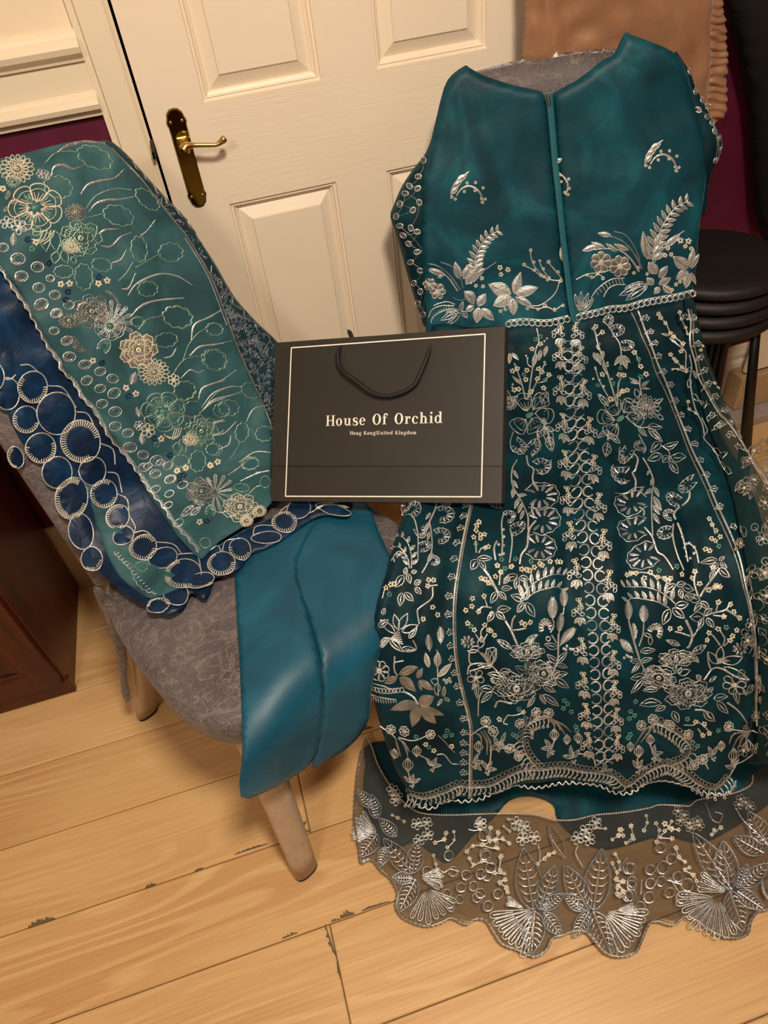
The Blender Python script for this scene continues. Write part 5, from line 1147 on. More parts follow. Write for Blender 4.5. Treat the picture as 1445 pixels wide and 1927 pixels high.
for q in range(6): e.line([(280, 880), (190+q*18, 790-abs(q-3)*6)], 1.6)
e.leaves([(310, 920, 180, 900, .3)], style='open'); e.line([(105, 770), (105, 860), (130, 890)], 2.6); e.line([(90, 770), (150, 755), (190, 770)], 2.4); e.line([(255, 760), (330, 750), (345, 800), (315, 900)], 2.4); e.flush('embroidered_lily')
e.chrys(90, 690, 13, layers=2, n=9); e.flower(165, 1010, 16, 5); e.leaves([(165, 1020, 175, 1190, .25), (160, 1060, 130, 1110, .4)], style='open'); e.flush('embroidered_flower')
e.peony(620, 760, 33, asp=.5, rows=3); e.leaves([(480, 740, 355, 680, .4), (600, 680, 720, 620, .3), (640, 700, 690, 650, .4)], style='vein'); e.flush('embroidered_peony')
e.peony(520, 1070, 46, asp=.62, rows=4, m='silver'); e.flush('embroidered_peony')
e.peony(770, 960, 30, asp=.8, rows=3); e.leaves([(620, 940, 510, 880, .5), (640, 930, 630, 830, .4), (650, 930, 700, 850, .35)], style='open', m='silver_dim'); e.leaves([(610, 930, 600, 850, .3)], m='mint'); e.flush('embroidered_peony')
e.leaves([(770, 1050, 890, 1060, .35), (760, 1070, 880, 1130, .35), (740, 1150, 790, 1240, .35), (770, 1150, 910, 1260, .3), (690, 1170, 620, 1250, .4), (380, 960, 470, 920, .5), (400, 1000, 270, 980, .4), (330, 1060, 300, 1020, .5), (320, 1120, 200, 1100, .5), (310, 1140, 210, 1230, .35)], style='open', w=1.6)
e.line([(310, 910), (350, 950), (400, 1000)], 2.6); e.line([(480, 1210), (370, 1210), (335, 1270)], 3.6); e.line([(220, 1130), (190, 1200), (185, 1350)], [3, 1.4]); e.flush('embroidered_leaf_branch')
e.tile(1130, 1060, k6)
starrow([(265, 95), (310, 95), (375, 140), (425, 95), (485, 135), (550, 145), (600, 145), (705, 110), (845, 80), (820, 135), (885, 185), (955, 240), (1000, 215), (500, 80, 'mint'), (655, 50, 'mint'), (230, 110), (580, 170), (1040, 210), (1010, 200)])
e.line([(200, 115), (300, 90), (400, 100), (480, 130), (600, 150)], 3); e.line([(850, 90), (840, 180), (870, 290)], 3.2); e.line([(1040, 60), (960, 170), (890, 300)], 4); e.line([(890, 300), (930, 230), (1040, 210)], 2.4); e.flush('embroidered_blossom_spray', kind='stuff')
e.sprig([(640, 350), (540, 270), (400, 220), (280, 215), (190, 215)], 24, 13, .34, side=1); e.flush('embroidered_leaf_frond'); e.sprig([(590, 390), (490, 340), (380, 320), (280, 315), (215, 340)], 22, 12, .34, side=1); e.flush('embroidered_leaf_frond')
for L in ([(640, 190, 555, 260), (650, 200, 740, 180), (680, 230, 700, 310), (700, 210, 830, 240)], [(1010, 60, 960, 40), (1030, 60, 1130, 130), (1000, 80, 960, 150)], [(600, 400, 530, 530), (620, 390, 720, 470), (640, 370, 760, 350), (720, 300, 840, 290)], [(910, 360, 820, 420), (900, 340, 970, 410), (890, 330, 750, 290)], [(930, 480, 770, 460), (920, 490, 860, 580), (950, 490, 1010, 570), (930, 470, 990, 400)]):
    e.leaves(L, .5, 'open', w=2.); e.flush('embroidered_flower')
e.line([(730, 480), (790, 610), (770, 700), (750, 730)], 4.2); e.line([(790, 640), (860, 570)], 3.2); e.line([(770, 620), (700, 600), (640, 590)], 2.6); e.line([(960, 460), (1020, 430), (1100, 400), (1140, 340)], 3); e.line([(1100, 400), (1170, 440), (1230, 480)], 3.4); e.line([(1020, 420), (1035, 340)], 2.4); e.line([(1000, 460), (1100, 460)], 2.6)
starrow([(600, 565), (685, 560), (1140, 355), (1170, 420), (1220, 470), (1040, 575), (970, 620), (950, 680), (1150, 620), (1130, 660), (1190, 570), (1100, 550, 'mint'), (1035, 340), (1080, 460)]); e.line([(1060, 720), (1010, 650), (970, 620)], 2.6); e.line([(1080, 720), (1090, 650), (1050, 580)], 2.4); e.line([(1090, 720), (1130, 660)], 2.4); e.flush('embroidered_twig', kind='stuff')
for l in [(240, 510, 235, 340, .5), (375, 530, 372, 380, .5), (300, 690, 285, 540, .45), (280, 790, 155, 660, .4)]: e.leaf(*l, 'feather', w=1.6); e.flush('embroidered_fern_leaf')
e.line([(240, 510), (270, 620), (340, 850)], 3.2); e.line([(375, 530), (370, 640), (340, 740)], 2.6); e.leaves([(350, 790, 470, 750, .4), (345, 870, 245, 850, .4), (345, 880, 450, 835, .35), (345, 890, 255, 950, .35), (390, 1000, 245, 1000, .4), (390, 1020, 250, 1130, .35), (400, 960, 470, 890, .3)], style='open'); e.line([(340, 850), (390, 960), (410, 1020)], 2.6); e.flush('embroidered_leaf_branch')
e.geranium(460, 600, 18, -60, span=200, m='silver', m2='silver'); e.leaves([(430, 640, 430, 720, .4), (440, 640, 370, 620, .4)], style='line'); e.dots([(190, 820), (215, 800), (235, 815), (260, 825)], 2.6); e.flush('embroidered_flower')
e.peony(650, 820, 33, asp=.5, rows=3); e.leaves([(790, 760, 940, 720, .4), (690, 710, 560, 660, .3), (850, 850, 770, 760, .3)], style='vein'); e.flush('embroidered_peony')
e.peony(760, 1130, 46, asp=.62, rows=4); e.flush('embroidered_peony'); e.peony(500, 1000, 30, asp=.7, rows=3); e.leaves([(670, 950, 700, 900, .4), (680, 960, 775, 920, .5), (640, 940, 500, 890, .4)], style='line', w=1.8); e.leaves([(660, 950, 650, 890, .4)], m='mint'); e.flush('embroidered_peony')
e.leaves([(490, 1080, 355, 1070, .35), (500, 1120, 370, 1130, .35), (530, 1230, 335, 1250, .35), (560, 1250, 480, 1310, .4), (620, 1280, 670, 1380, .55), (900, 1290, 1000, 1380, .5), (960, 1040, 1040, 1010, .4), (1000, 1190, 1140, 1190, .4), (1030, 1220, 1140, 1340, .35), (870, 1000, 830, 960, .7), (1000, 1100, 930, 1120, .5)], style='open', w=1.6); e.line([(820, 1280), (900, 1280), (940, 1310)], 3.4); e.line([(1130, 1240), (1230, 1310), (1300, 1410)], [3.4, 1.6]); e.flush('embroidered_leaf_branch')
e.leaves([(1050, 900, 950, 780, .4), (1060, 880, 1070, 730, .4), (1080, 880, 1240, 800, .45), (1100, 920, 1300, 1000, .3)], style='line', w=2.2); e.line([(900, 1010), (990, 940), (1080, 940), (1200, 990), (1300, 1000)], 3.); e.line([(950, 790), (950, 860), (980, 940)], 2.4)
for q in range(6): e.line([(1040, 900), (1060+q*16, 830+abs(q-2)*6)], 1.6)
e.flush('embroidered_lily'); e.flower(1185, 1070, 19, 6, w=1.8); e.leaves([(1190, 1100, 1220, 1240, .3), (1250, 1100, 1280, 1140, .4)], style='open'); e.chrys(1220, 730, 14, layers=2, n=9); e.flush('embroidered_flower')
# tile S5/S8: left flank
e.tile(690, 930, k1)
e.line([(370, 230), (400, 270), (460, 290), (510, 340), (540, 480), (540, 720)], 2.4); e.line([(740, 100), (720, 190), (660, 320), (600, 450)], 3.2); e.line([(660, 330), (680, 450), (685, 620), (640, 750), (580, 850)], 2.6); e.leaves([(670, 230, 620, 300), (650, 330, 610, 440), (660, 430, 640, 530), (690, 650, 640, 750)], .32); e.flush('embroidered_stem', kind='stuff')
for g_ in ((420, 160, 14, 100, 260), (490, 240, 17, -40, 260), (800, 250, 22, -10, 230), (770, 470, 20, -20, 230), (560, 420, 15, 60, 220), (600, 590, 14, -10, 250), (830, 110, 14, 80, 200), (700, 720, 12, 0, 220)):
    e.geranium(*g_[:4], span=g_[4]); e.flush('embroidered_geranium_leaf')
e.sprig([(470, 800), (470, 680), (430, 560), (300, 470)], 17, 12, .4, side=1); e.sprig([(450, 800), (430, 700), (340, 660), (260, 740)], 14, 11, .4, side=-1); e.sprig([(430, 690), (350, 620), (250, 600)], 12, 11, .35, side=1); e.flush('embroidered_leaf_frond')
for L in ([(470, 840, 530, 830, .6), (430, 850, 460, 950, .5), (390, 870, 310, 990, .5), (400, 860, 420, 790, .5)], [(370, 1040, 350, 1170, .5), (400, 1040, 490, 1120, .5), (500, 960, 570, 920, .6), (510, 990, 570, 1050, .6)]): e.leaves(L, .5, 'open', w=2.); e.flush('embroidered_flower')
starrow([(210, 1000), (260, 970), (295, 960), (245, 1060, 'mint'), (690, 1180), (740, 1250), (590, 1300), (650, 910), (640, 970), (700, 910)]); e.line([(690, 980), (680, 1090), (560, 1180), (530, 1220), (550, 1350)], 3.); e.line([(640, 970), (740, 960)], 2.4); e.line([(200, 1000), (170, 1100)], 2); e.flush('embroidered_twig', kind='stuff')
e.leaves([(330, 1400, 290, 1250, .4), (340, 1400, 430, 1240, .4), (370, 1420, 540, 1360, .4), (300, 1440, 150, 1300, .3)], style='line', w=2.4); e.leaves([(130, 1370, 230, 1300, .5), (170, 1250, 200, 1190, .6)], style='open'); e.flush('embroidered_lily')
e.tile(680, 1180, k8)
for q in range(7): e.line([(280, 100), (370+q*6, 10+q*22)], 1.8)
e.leaves([(270, 90, 400, 210, .35), (260, 90, 190, 130, .5), (270, 80, 200, 180, .25), (390, 180, 530, 210, .35), (460, 90, 540, 0, .4)], style='open', w=2.4); e.line([(250, 90), (160, 200), (150, 290)], 3); e.line([(500, 110), (530, 200), (400, 210)], 2.4); e.flush('embroidered_lily')
e.flower(175, 400, 19, 8, w=2.); e.flush('embroidered_flower'); e.chrys(140, 165, 8, layers=1, n=7); e.line([(325, 250), (320, 370), (350, 440)], 3); e.line([(325, 310), (410, 300)], 2.2)
e.leaves([(360, 430, 550, 370, .4), (350, 450, 220, 510, .45), (370, 460, 530, 590, .45), (540, 470, 590, 370, .45), (560, 480, 700, 540, .4), (560, 480, 580, 570, .4)], m='silver_dim'); e.flush('embroidered_leaf_branch')
for l in [(660, 200, 650, 60, .5), (765, 120, 765, -20, .5), (730, 330, 740, 190, .5), (740, 420, 870, 310, .35), (650, 350, 620, 220, .4)]: e.leaf(*l, 'feather' if l[1] < 300 else 'satin', w=1.6)
e.leaves([(740, 470, 670, 460, .8), (740, 480, 720, 590, .5)], style='line'); e.dots([(800, 460), (830, 470), (850, 460), (820, 490), (860, 490)], 3); e.leaves([(790, 620, 800, 520, .35), (800, 630, 850, 680, .4), (780, 640, 730, 700, .4)], style='open'); e.line([(730, 170), (740, 600)], 2.4); e.flush('embroidered_leaf_branch')
e.leaves([(550, 690, 280, 770, .32), (550, 690, 700, 600, .6), (550, 700, 490, 910, .45), (570, 700, 720, 880, .4), (580, 690, 800, 810, .25)], m='silver_dim'); e.line([(400, 600), (500, 640), (545, 690)], 4); e.flush('embroidered_flower')
for x in range(85, 400, 34): e.ring(x, 585, 4.4, 1.9, n=9)
for x in range(90, 340, 24): e.line([(x, 660), (x+8, 700)], 1.8)
e.line([(80, 655), (200, 650), (330, 670)], 2.2); e.line([(80, 530), (220, 540), (330, 590)], 2.2); e.flush('chain_embroidery', kind='stuff')
def bouquetL(L1, lan, st, birds, stem):
    for l in L1: e.line(l, [2, 4, 1.5], 'silver_dim')
    for x, y, r in lan: e.lantern(x, y, r)
    for x, y in st: e.flower(x, y, 9, 7, w=2.2, m='silver')
    for x, y, a in birds:
        q = math.radians(a); 
        for da in (-60, 0, 55): t = q+math.radians(da); e.leaf(x, y, x+95*math.cos(t), y+95*math.sin(t), .35, 'open')
        e.dots([(x-8, y+35), (x+10, y+50), (x+18, y+25)], 2.2)
    for l in stem: e.line(l, 2.4)
    e.flush('embroidered_bellflowers', kind='stuff')
bouquetL([[(330, 1040), (350, 1110), (380, 1200)], [(350, 1040), (420, 1080), (470, 1150)], [(370, 1030), (430, 1120), (450, 1200)]], [(450, 1270, 13), (535, 1140, 11), (320, 1195, 10)], [(285, 965), (415, 965), (665, 985)], [(485, 1450, -80), (680, 1300, -60)], [[(330, 1040), (270, 990), (180, 950)], [(360, 1030), (500, 1040), (640, 990)], [(450, 1330), (480, 1440)], [(560, 1180), (620, 1220), (670, 1290)], [(730, 1190), (800, 1190), (870, 1270), (940, 1280)]])
starrow([(530, 1000, 'mint'), (650, 1110, 'mint'), (830, 960, 'mint'), (870, 1000, 'mint'), (810, 1010, 'mint'), (700, 1150), (870, 1110), (620, 1080)]); e.line([(740, 1000), (820, 1080), (900, 1170)], 2., 'silver_dim'); e.flush('embroidered_twig', kind='stuff')
bouquetL([[(1100, 990), (1150, 1020), (1160, 1100)], [(1150, 970), (1210, 1060), (1210, 1190)], [(1180, 960), (1240, 1060), (1240, 1150)]], [(1130, 1120, 11)], [(1200, 880), (1270, 960)], [(1310, 1090, -50), (1210, 1330, -60), (1090, 1280, -10)], [[(1060, 1010), (1130, 960), (1200, 930), (1270, 960)], [(1150, 1170), (1080, 1270), (1060, 1300)], [(1250, 1100), (1240, 1250), (1200, 1340)]])
# hem feather band with loops above and hanging drops, and scalloped hem
def hemband(P, loop=7, sd=1):
    P = crom(P, 8); L = np.r_[0, np.cumsum(np.linalg.norm(np.diff(P, axis=0), axis=1))]; e.raw(P, 2.6, 'silver_dim'); e.raw(P+[0, 3], 1.8)
    for i, t in enumerate(np.arange(2, L[-1], 8.2)):
        c = np.array([np.interp(t, L, P[:, 0]), np.interp(t, L, P[:, 1])]); q = np.array([np.interp(t+2, L, P[:, 0]), np.interp(t+2, L, P[:, 1])])-c; q /= np.linalg.norm(q)+1e-9; n = np.array([-q[1], q[0]])
        if n[1] < 0: n = -n
        e.ringraw(c-n*7, 4., 1.8, 'silver_dim', n=9); e.raw(crom([c, c+n*9+q*2, c+n*17-q*2], 3), [1.6, 2.6, 1.4]); e.ringraw(c+n*18-q*2, 2.2, 1.6, n=7)
e.tile(0, 0, 1)
hemband([(765, 1488), (800, 1492), (840, 1478), (862, 1468), (885, 1470), (920, 1466), (955, 1448), (985, 1438), (1012, 1436), (1050, 1434), (1090, 1440), (1120, 1442), (1150, 1450), (1175, 1470), (1200, 1452), (1230, 1434), (1255, 1428), (1285, 1444), (1310, 1466), (1345, 1478), (1368, 1455)]); e.flush('hem_band', kind='stuff')
hemband([(1012, 1436), (992, 1415), (982, 1390), (984, 1362), (1000, 1348), (1030, 1340)]); hemband([(1255, 1428), (1285, 1412), (1292, 1392), (1272, 1370), (1245, 1355), (1225, 1350)]); e.flush('hem_band', kind='stuff')
e.scallop([(768, 1490), (790, 1508), (815, 1512), (840, 1500), (865, 1502), (890, 1500), (925, 1486), (960, 1472), (1000, 1474), (1050, 1470), (1095, 1468), (1130, 1473), (1158, 1486), (1185, 1486), (1215, 1470), (1250, 1462), (1290, 1472), (1325, 1486), (1360, 1484), (1380, 1462)], 13, 4, 2.8); e.flush('scalloped_hem')
# ring of bellflowers inside the two lower arches
e.tile(900, 1300, k6)
bouquetL([[(610, 200), (700, 260), (730, 320)], [(620, 205), (750, 270), (830, 340)], [(600, 205), (670, 260), (680, 310)], [(640, 200), (720, 280), (780, 370)]], [(675, 355, 11), (790, 400, 9), (890, 385, 10)], [(510, 155), (625, 165), (360, 230), (270, 460), (355, 540)], [(650, 470, 175), (845, 560, -110)], [[(450, 260), (540, 200), (620, 200)], [(675, 400), (650, 470)], [(820, 450), (850, 540)], [(280, 470), (380, 510), (460, 570)], [(890, 520), (960, 520), (1020, 550), (1040, 620)], [(250, 160), (330, 150), (390, 130)], [(250, 160), (215, 230), (250, 240)]])
starrow([(350, 100, 'mint'), (410, 190, 'mint'), (300, 330, 'mint'), (330, 350, 'mint'), (870, 290, 'mint'), (880, 320, 'mint'), (770, 60, 'mint'), (760, 130, 'mint'), (800, 90, 'mint'), (830, 160, 'mint'), (390, 130), (180, 210)]); e.flush('embroidered_twig', kind='stuff')
e.leaves([(190, 420, 230, 310, .25), (180, 400, 100, 490, .3), (180, 400, 220, 430, .5)], style='open'); e.flush('embroidered_leaf_branch')
e.tile(1160, 1300, k10)
bouquetL([[(340, 290), (250, 340), (150, 470)], [(350, 290), (280, 370), (210, 450)], [(340, 300), (300, 330), (290, 380)], [(1250, 350), (1100, 380), (1050, 470)], [(1260, 350), (1150, 400), (1080, 520)], [(1260, 350), (1220, 400), (1210, 460)], [(1240, 350), (1170, 420), (1150, 500)]], [(305, 430, 10), (190, 530, 12), (110, 480, 9), (1095, 580, 14), (1235, 490, 11), (970, 480, 10)], [(330, 240), (215, 290), (475, 270), (650, 355), (790, 600), (705, 650), (1050, 310)], [(330, 570, -20), (180, 690, -60), (890, 560, -120), (1095, 700, -100)], [[(340, 285), (430, 300), (480, 330)], [(300, 470), (330, 550)], [(175, 590), (180, 680)], [(1330, 350), (1250, 345), (1000, 340)], [(1085, 620), (1095, 690)], [(1270, 560), (1200, 640), (1100, 740), (1030, 840)], [(660, 610), (790, 600), (840, 690)], [(600, 260), (700, 270), (740, 240), (820, 300), (850, 350)], [(740, 300), (800, 390)]])
starrow([(160, 60, 'mint'), (110, 150, 'mint'), (150, 190, 'mint'), (100, 220, 'mint'), (110, 370, 'mint'), (90, 400, 'mint'), (640, 210, 'mint'), (690, 440, 'mint'), (740, 470, 'mint'), (940, 330, 'mint'), (720, 240), (800, 260), (850, 350), (790, 370)]); e.flush('embroidered_twig', kind='stuff')
# twigs between the right seams and far right sheer
e.tile(1090, 580, k1)
e.buds([(800, 60), (825, 100), (880, 150), (930, 270), (965, 315), (1060, 410), (1045, 490)], 5.6); e.line([(960, 370), (1080, 480), (1100, 560), (1100, 700)], 2.4); e.leaves([(920, 310, 835, 280, .35), (1000, 400, 920, 340, .25)]); e.buds([(935, 540), (970, 580), (1005, 610), (1060, 660), (1110, 690)], 5); e.buds([(960, 690), (1020, 695), (1110, 710)], 3); e.flush('embroidered_twig', kind='stuff')
e2 = Emb(SHR, o_shr); e2.tile(1090, 580, k1)
e2.buds([(1010, 40), (1030, 110), (1080, 210), (1110, 300)], 4.6); e2.line([(1130, 560), (1150, 700), (1130, 850), (1150, 1000), (1190, 1150), (1260, 1300), (1280, 1445)], 2.2); e2.leaves([(1130, 850, 1110, 950, .4), (1150, 720, 1090, 780, .4), (1170, 740, 1200, 830, .3), (1150, 1000, 1230, 1060, .5)], style='line', w=1.6); e2.buds([(1110, 1080), (1120, 1160), (1200, 1190)], 5, sm='silver_dim'); e2.buds([(1270, 450), (1250, 500), (1390, 890), (1430, 920)], 4.6, sm='silver_dim', stem=.8)
e2.tile(1200, 380, .2698); e2.leaves([(500, 1790, 610, 1800, .45), (560, 1860, 640, 1927, .4)], style='line'); e2.line([(430, 1560), (470, 1650), (440, 1720), (520, 1800), (560, 1880)], 1.8)
e2.tile(1160, 820, 1)
for i in range(64):
    x, y = rng.uniform(222, 285), rng.uniform(20, 590)
    if i % 3 == 0: e2.flower(x, y, rng.uniform(8, 13), 5, w=1.6, m='silver_dim')
    elif i % 3 == 1: e2.leaf(x, y, x+rng.uniform(-18, 18), y+rng.uniform(12, 26), .45, 'vein', 'silver_dim')
    else: e2.ring(x, y, 6, 1.6, m='silver_dim', n=9); e2.line([(x, y), (x+8, y+14), (x+2, y+26)], 1.4, 'silver_dim')
e2.flush('side_embroidery', kind='stuff')
# ------------------------------------------------------------ SCARF
e = Emb(SC_T, sc); kA = .24913
e.line([(104, 288), (130, 275), (160, 267), (196, 270)], 2.6, 'foil')
# edge threads of the organza
e.line([(208, 278), (245, 318), (296, 378), (330, 420), (352, 448), (375, 485), (397, 525), (412, 562), (430, 612), (452, 668), (476, 722), (500, 776), (518, 828)], 2.4, 'silver_dim')
e.line([(345, 448), (370, 488), (391, 527), (407, 567), (424, 612)], 1.4, 'silver')
LE = [(-40, 480), (0, 513), (22, 548), (40, 572), (52, 592), (72, 628), (86, 655), (104, 678), (112, 698), (135, 722), (150, 750), (170, 770), (188, 800), (200, 822), (222, 848), (240, 870), (262, 900), (278, 925), (305, 958), (325, 990), (352, 1018), (375, 1046)]
e.scallop(LE, 22, -4, 2.8); 
P_ = crom(LE, 6)
for i in range(0, len(P_)-1, 1):
    t = P_[i+1]-P_[i]; t = t/np.linalg.norm(t); n = np.array([t[1], -t[0]])
    for q in (0., .5): c = P_[i]*(1-q)+P_[i+1]*q; e.raw([c+n*3, c+n*8.5], [1.5, .8])
e.flush('scalloped_edging')
def scal_oval(ee, x, y, rx, ry, rot=0, m='mint', n=9, w=1.5):
    c = ee.px((x, y))[0]; ro = math.radians(rot); RM = np.array([[math.cos(ro), math.sin(ro)], [-math.sin(ro), math.cos(ro)]]); q = np.linspace(0, 2*PI, n*8+1)[:-1]
    rr = .88+.15*np.abs(np.sin(q*n/2)); k = ee.k; ee.raw(c+(np.c_[np.cos(q)*rx*k*rr, np.sin(q)*ry*k*rr] @ RM), w, m, True)
TM = M['mint']
e.MATS = Emb.MATS = Emb.MATS+['pale_mint']
M['pale_mint'] = thread('pale_mint_thread', 'a9c4ae', '7fa898')
def wisp(ee, pts, w=3., m='silver'): ee.line(pts, [1.2, w, w*.7, 1.], m); ee.flush('embroidered_tendril', kind='stuff')
def oval(*a, **k): scal_oval(e, *a, m='pale_mint'); e.flush('embroidered_bud')
e.tile(0, 260, kA)
for L in [[(380, 280), (400, 220), (470, 205), (540, 235), (620, 210)], [(600, 430), (650, 360), (740, 330), (850, 310), (930, 235)], [(665, 560), (720, 500), (800, 475), (900, 470), (1000, 450)], [(740, 720), (790, 695), (890, 690)], [(745, 815), (830, 820), (900, 750), (985, 715)], [(900, 1140), (960, 1130), (1010, 1020)], [(950, 1190), (1020, 1100), (1180, 1030), (1320, 1040), (1440, 1110)], [(970, 1350), (1050, 1270), (1180, 1225), (1370, 1205)], [(420, 110), (500, 60), (640, 25), (790, 45)], [(830, 945), (900, 920), (940, 850)]]:
    wisp(e, L, 4.2 if L[0][0] < 760 else 3.4, 'foil' if L[0][0] < 760 else 'silver')
e.flush('embroidered_tendril', kind='stuff')
oval(705, 150, 140, 80, 25); oval(885, 590, 118, 72, 20); oval(1040, 840, 62, 98, -8); oval(1280, 865, 92, 72, 5); oval(430, 375, 110, 85, 20); oval(1105, 1140, 78, 58, 0); oval(1330, 1355, 112, 80, 15); oval(620, 1050, 68, 100, -5); oval(470, 1010, 72, 48, 0); oval(755, 960, 78, 50, 10); oval(1100, 470, 110, 55, 40); oval(1030, 1385, 55, 38, 0)
e.line([(330, 190), (400, 120), (500, 100), (560, 105)], 1.4, 'pale_mint'); e.line([(640, 540), (720, 440), (860, 390), (980, 400)], 1.4, 'pale_mint'); e.line([(560, 650), (640, 610), (770, 575)], 1.4, 'pale_mint'); e.line([(1010, 980), (1100, 930), (1190, 880)], 1.4, 'pale_mint'); e.line([(880, 1080), (940, 1020), (990, 940)], 1.4, 'pale_mint'); e.line([(1050, 740), (1100, 700), (1160, 620)], 1.4); e.line([(1030, 1445), (1100, 1370), (1220, 1340)], 1.4, 'pale_mint')
e.flush('embroidered_buds', kind='stuff')
e.chrys(115, 235, 33, layers=4, m='ivory', n=17); e.flush('embroidered_chrysanthemum')
e.flower(300, 270, 9, 5); e.flower(340, 285, 9, 5); e.flower(45, 645, 12, 5, w=1.8); e.flower(140, 680, 14, 5, w=1.8); e.flush('embroidered_flower')
e.openflower(260, 530, 52, 7, m='ivory', rot=-80, w=1.8); e.leaves([(270, 530, 165, 425, .3), (275, 600, 210, 640, .4), (290, 520, 330, 450, .3), (290, 550, 400, 600, .25)], m='mint'); e.leaves([(330, 700, 340, 860, .5), (400, 700, 420, 860, .5), (300, 690, 240, 740, .7)], style='line', m='pale_mint', w=1.8)
for q in range(4): e.line([(230+q*30, 770+q*12), (290+q*30, 770-q*4), (320+q*28, 700)], 1.5, 'ivory')
e.flush('embroidered_peony')
e.peony(600, 760, 40, m='pale_mint', rows=4, asp=.85, w=1.7); e.leaves([(420, 860, 400, 950, .7), (460, 850, 500, 950, .5), (530, 900, 560, 950, .7)], style='line', m='pale_mint'); e.flush('embroidered_peony')
e.peony(530, 820, 17, m='ivory', rows=3); e.chrys(560, 570, 20, layers=3, m='silver_dim'); e.chrys(90, 330, 14, layers=2, m='pale_mint'); e.leaves([(100, 720, 95, 810, .6)], style='feather'); e.leaves([(20, 560, 60, 520, .5), (60, 500, 130, 460, .4), (60, 400, 30, 470, .4)], style='vein', m='silver_dim'); e.flush('embroidered_flower')
for x, y, r in ((130, 915, 55), (275, 975, 48), (155, 1045, 50), (285, 1130, 45), (20, 830, 40), (305, 1255, 52), (405, 1185, 42), (420, 1320, 42), (370, 1060, 32), (510, 1260, 40)):
    e.ring(x, y, r*kA, 1.8, ry=r*.8*kA, n=12); e.ring(x+4, y-2, r*.62*kA, 1.2, 'silver_dim', ry=r*.5*kA, n=10)
    if r > 48: e.ring(x, y, r*.85*kA, 4.2, 'foil', a0=60, a1=200, n=8, ry=r*.68*kA)
    e.flush('embroidered_ring')
e.flush('embroidered_rings', kind='stuff')
for x, y, m_ in ((265, 790, 'ivory'), (450, 1105, 'ivory'), (515, 1100, 'ivory'), (730, 1100, 'ivory'), (795, 1078, 'ivory'), (235, 840, 'mint'), (200, 770, 'navy'), (360, 945, 'navy'), (500, 1160, 'navy'), (485, 1220, 'navy'), (10, 385, 'ivory'), (730, 1050, 'navy')): e.star(x, y, 7.5, m_); e.flush('applique_star'); e.flush('applique_star')
e.flush('applique_stars', kind='stuff')
e.peony(680, 1310, 36, m='silver_dim', rows=4, asp=.9); e.shellfan(830, 1400, 42, -160, 20, 9, w=1.3); e.line([(780, 1150), (850, 1200), (900, 1310)], [4.5, 3], 'foil'); e.line([(575, 1300), (600, 1250), (650, 1240)], 3, 'foil'); e.flush('embroidered_peony')
e.chrys(515, 1380, 20, layers=2, m='silver_dim', asp=.7); e.flush('embroidered_flower')
e.tile(60, 560, kA)
for L in [[(730, 140), (830, 50), (960, 20), (1140, 5)], [(1190, 320), (1220, 200), (1330, 150), (1420, 90)], [(1180, 440), (1260, 370), (1440, 345)], [(1110, 610), (1180, 545), (1240, 565), (1290, 545)], [(1245, 770), (1270, 690), (1350, 650), (1445, 625)], [(980, 455), (1040, 440), (1075, 380)], [(1280, 850), (1350, 790), (1445, 760)], [(1350, 945), (1410, 930), (1445, 920)], [(1340, 1040), (1400, 1030), (1445, 1000)]]: wisp(e, L, 2.8, 'silver')
e.flush('embroidered_tendril', kind='stuff')
oval(1090, 145, 115, 82, 12); oval(1368, 240, 62, 45, 8); oval(1000, 320, 88, 55, -8); oval(1360, 470, 95, 75, 20); oval(1140, 705, 85, 72, -15); oval(1200, 840, 80, 60, -8); oval(780, 185, 50, 35, 0); oval(1115, 1235, 62, 48, 0); oval(1245, 1240, 62, 85, 0); oval(1370, 1150, 62, 50, 0); oval(1420, 850, 60, 55, 0); oval(1140, 940, 48, 50, 0)
e.line([(800, 235), (850, 170), (980, 135)], 1.4, 'pale_mint'); e.line([(1125, 480), (1170, 360), (1240, 270), (1310, 230)], 1.4, 'pale_mint'); e.line([(1055, 570), (1120, 480), (1190, 450), (1240, 440)], 1.4, 'pale_mint'); e.line([(1310, 800), (1380, 720), (1445, 690)], 1.2, 'pale_mint')
e.flush('embroidered_buds', kind='stuff')
e.openflower(575, 215, 30, 9, m='silver', rot=0, w=1.3); e.geranium(530, 370, 16, -60, m='mint', m2='mint'); e.leaves([(350, 350, 240, 290, .4), (400, 400, 300, 370, .4)], style='vein', m='silver_dim'); e.flush('embroidered_flower')
e.peony(790, 395, 36, m='ivory', rows=4, asp=.95, w=1.7, fill='silver_dim'); e.flush('embroidered_peony'); e.chrys(905, 560, 30, layers=4, m='ivory', n=17); e.flush('embroidered_chrysanthemum')
e.flower(1055, 620, 11, 6, m='ivory', w=1.8); e.flower(865, 1000, 13, 6, m='ivory', w=1.6); e.flower(800, 965, 9, 6, w=1.4); e.leaves([(770, 560, 740, 650, .6), (815, 1020, 825, 1100, .6), (800, 900, 780, 830, .5)], style='feather'); e.flush('embroidered_flower')
e.openflower(980, 860, 42, 7, m='pale_mint', rot=-70, w=1.8); e.leaves([(990, 830, 920, 775, .4), (990, 870, 935, 915, .4), (1000, 870, 1090, 900, .25), (960, 930, 925, 980, .4)], m='mint')
for q in range(4): e.line([(980+q*22, 1030+q*14), (1040+q*20, 1060-q*6), (1070+q*16, 980)], 1.4, 'ivory')
e.leaves([(1090, 1090, 1090, 1180, .8), (1110, 1070, 1150, 1170, .5)], style='line', m='pale_mint'); e.flush('embroidered_peony')
e.peony(1270, 1010, 32, m='pale_mint', rows=4, asp=.95, w=1.4); e.peony(1190, 1070, 16, m='ivory', rows=3); e.flush('embroidered_peony')
g_ = np.random.default_rng(3)
